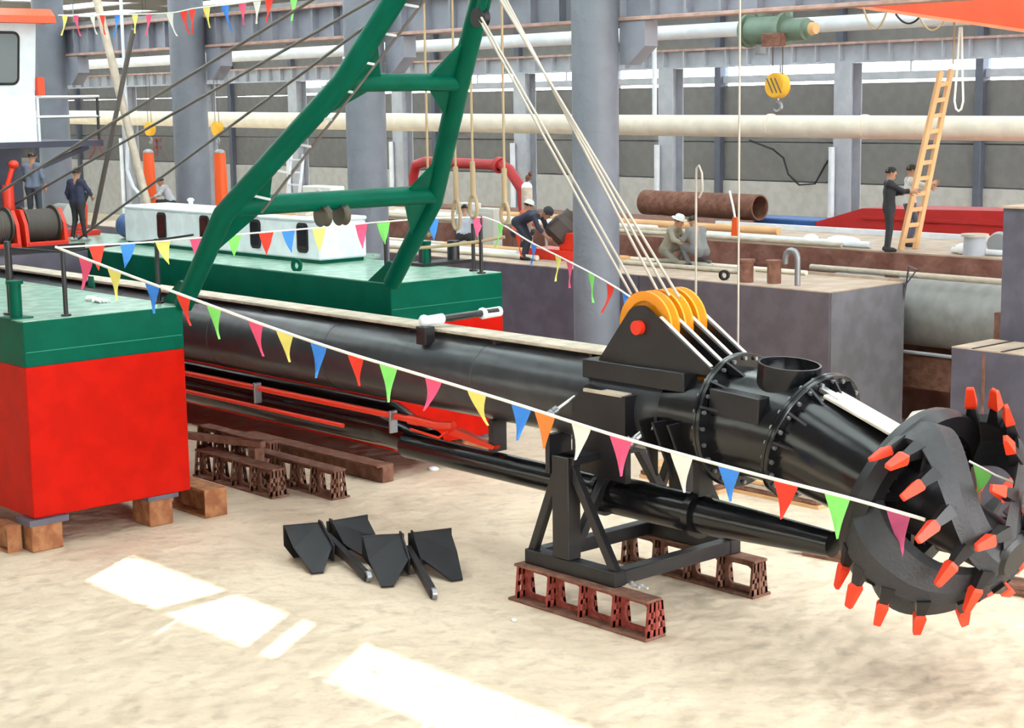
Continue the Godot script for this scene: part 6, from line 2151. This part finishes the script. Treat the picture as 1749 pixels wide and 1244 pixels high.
func make_people() -> void:
	# colours are linear: skin, shirt, trousers, then shoes
	var sk := Color(0.42, 0.22, 0.14)
	var navy := Color(0.028, 0.035, 0.07)
	var dark := Color(0.03, 0.028, 0.032)
	var shoe := Color(0.03, 0.03, 0.03)
	var p := stand_pose()
	p.relbow = Vector3(0.27, 1.14, -0.08); p.rhand = Vector3(0.2, 0.98, -0.3)
	p.lfoot = Vector3(-0.13, 0, 0.08); p.rfoot = Vector3(0.12, 0, -0.06)
	person(py(136, 412, DECK), 0.45, "person in navy shirt and dark trousers standing on the far pontoon, back turned", p, [sk, navy, dark, Color(0.5, 0.5, 0.5)])
	p = stand_pose()
	p.lelbow = Vector3(-0.26, 1.08, -0.05); p.lhand = Vector3(-0.16, 0.93, -0.26)
	p.head = Vector3(0.0, 1.55, -0.04)
	var q := px(53, 345, -35.35)
	one_step(Vector3(-35.2, DECK, q.z), 0.4, "dark grey step box behind the red winches")
	person(Vector3(-35.2, DECK + 0.4, q.z), 0.7, "person in a grey blue shirt standing on a step behind the red winches", p, [Color(0.4, 0.2, 0.13), Color(0.13, 0.16, 0.22), Color(0.05, 0.06, 0.08), shoe])
	one_step(Vector3(pz(286, 330, -24.6).x, 3.0, -24.6), 0.25, "low grey step box beyond the white casing")
	person(Vector3(pz(286, 330, -24.6).x, 3.0 + 0.25, -24.6), 2.4, "person in a light grey shirt crouching beyond the white casing roof", kneel_tall(), [sk, Color(0.45, 0.47, 0.5), dark, shoe])
	person(Vector3(pz(900, 430, -24.45).x, 3.0, -24.45), -1.25, "person in dark blue clothes and cap bending over on the unpainted pontoon", bend_pose(), [Color(0.35, 0.18, 0.12), Color(0.03, 0.034, 0.06), Color(0.025, 0.028, 0.05), shoe], "cap_dark")
	person(Vector3(pz(884, 380, -25.4).x, 3.0, -25.5), -0.6, "person in an orange red jacket and grey hat behind the bending person", kneel_tall(), [sk, Color(0.6, 0.12, 0.05), dark, shoe], "hat")
	person(Vector3(pz(793, 360, -25.3).x, 3.0, -25.3), 0.8, "person in a pale grey shirt kneeling behind the hanging sling eyes", kneel_pose(), [sk, Color(0.4, 0.42, 0.48), dark, shoe])
	person(Vector3(pz(1146, 440, -25.5).x, 3.0, -25.5), -1.3, "person in khaki with a white hat crouching on the unpainted pontoon beside a column", kneel_pose(), [sk, Color(0.28, 0.25, 0.19), Color(0.22, 0.2, 0.16), shoe], "hat")
	person(Vector3(pz(1192, 445, -25.6).x, 3.0, -25.6), 1.3, "person in dusty grey crouching opposite the one in the white hat", kneel_pose(), [sk, Color(0.2, 0.2, 0.2), Color(0.16, 0.16, 0.16), shoe])
	p = stand_pose()
	p.relbow = Vector3(0.2, 1.2, -0.22); p.rhand = Vector3(0.1, 1.2, -0.46)
	p.lelbow = Vector3(-0.22, 1.14, -0.16); p.lhand = Vector3(-0.12, 1.16, -0.4)
	var w1 := py(1517, 430, 3.35)
	person(w1, -0.8, "person in black clothes standing at the foot of the wooden ladder, hands on its rail", p, [sk, Color(0.02, 0.022, 0.025), dark, shoe])
	p = stand_pose()
	p.hip = Vector3(0, 0.9, 0); p.relbow = Vector3(0.2, 1.25, -0.25); p.rhand = Vector3(0.08, 1.3, -0.45)
	p.lelbow = Vector3(-0.22, 1.2, -0.2); p.lhand = Vector3(-0.1, 1.2, -0.42)
	p.rknee = Vector3(0.1, 0.52, -0.12)
	var w2 := py(1540, 423, 3.35)
	person(w2 + Vector3(0.0, 0.0, -0.25), -0.75, "person in a white shirt standing behind the wooden ladder, gripping it", p, [sk, Color(0.62, 0.62, 0.6), Color(0.1, 0.1, 0.13), shoe])

func kneel_tall() -> Dictionary:
	var p := kneel_pose()
	for k in ["hip", "chest", "neck", "head", "lelbow", "relbow", "lhand", "rhand"]: p[k] += Vector3(0, 0.14, 0)
	p.lknee = Vector3(-0.17, 0.5, -0.24); p.rknee = Vector3(0.17, 0.48, -0.22)
	p.rfoot = Vector3(0.16, 0, 0.06); p.lfoot = Vector3(-0.16, 0, 0.0)
	p.erase("rtoe")
	return p

func one_step(at: Vector3, h: float, label: String) -> void:
	var t := thing("step_box", label, "step", at)
	one_box("body", at + Vector3(-0.35, 0, -0.4), at + Vector3(0.35, h, 0.4), M.navy_dark, t, 0.01)

func _ready() -> void:
	make_camera_and_light()
	make_materials()
	mat("faded_red", c8(150, 88, 88), 0.8)
	mat("wheel_glass_reflected", c8(120, 126, 128), 0.1)  # grey of the light reflected in the panes is put into this colour
	mat("anchor", c8(24, 22, 27), 0.55, 0.0, "dusty", "wave_n", 0.1)
	mat("blade", c8(50, 50, 54), 0.55, 0.0, "dusty", "rough_n", 0.35, 1.5)
	mat("raw_steel_b", c8(100, 92, 100), 0.5, 0.1, "dusty", "wave_n", 0.08, 0.35)
	mat("raw_steel_end", c8(118, 116, 122), 0.5, 0.1, "dusty", "wave_n", 0.08, 0.35)
	mat("drum_dark", c8(74, 62, 58), 0.55, 0.2, "dusty")
	mat("crane_orange_pale", c8(250, 150, 110), 0.5, 0.0, "soft")
	mat("cap_dark", c8(40, 40, 48), 0.8)
	make_hall()
	make_pontoons()
	make_ladder()
	make_cutter()
	make_stand()
	make_gantry()
	make_grey_pontoon()
	make_background()
	make_casing()
	make_wheelhouse()
	make_winches()
	make_cranes()
	make_slings()
	make_floor_things()
	make_buntings()
	make_people()
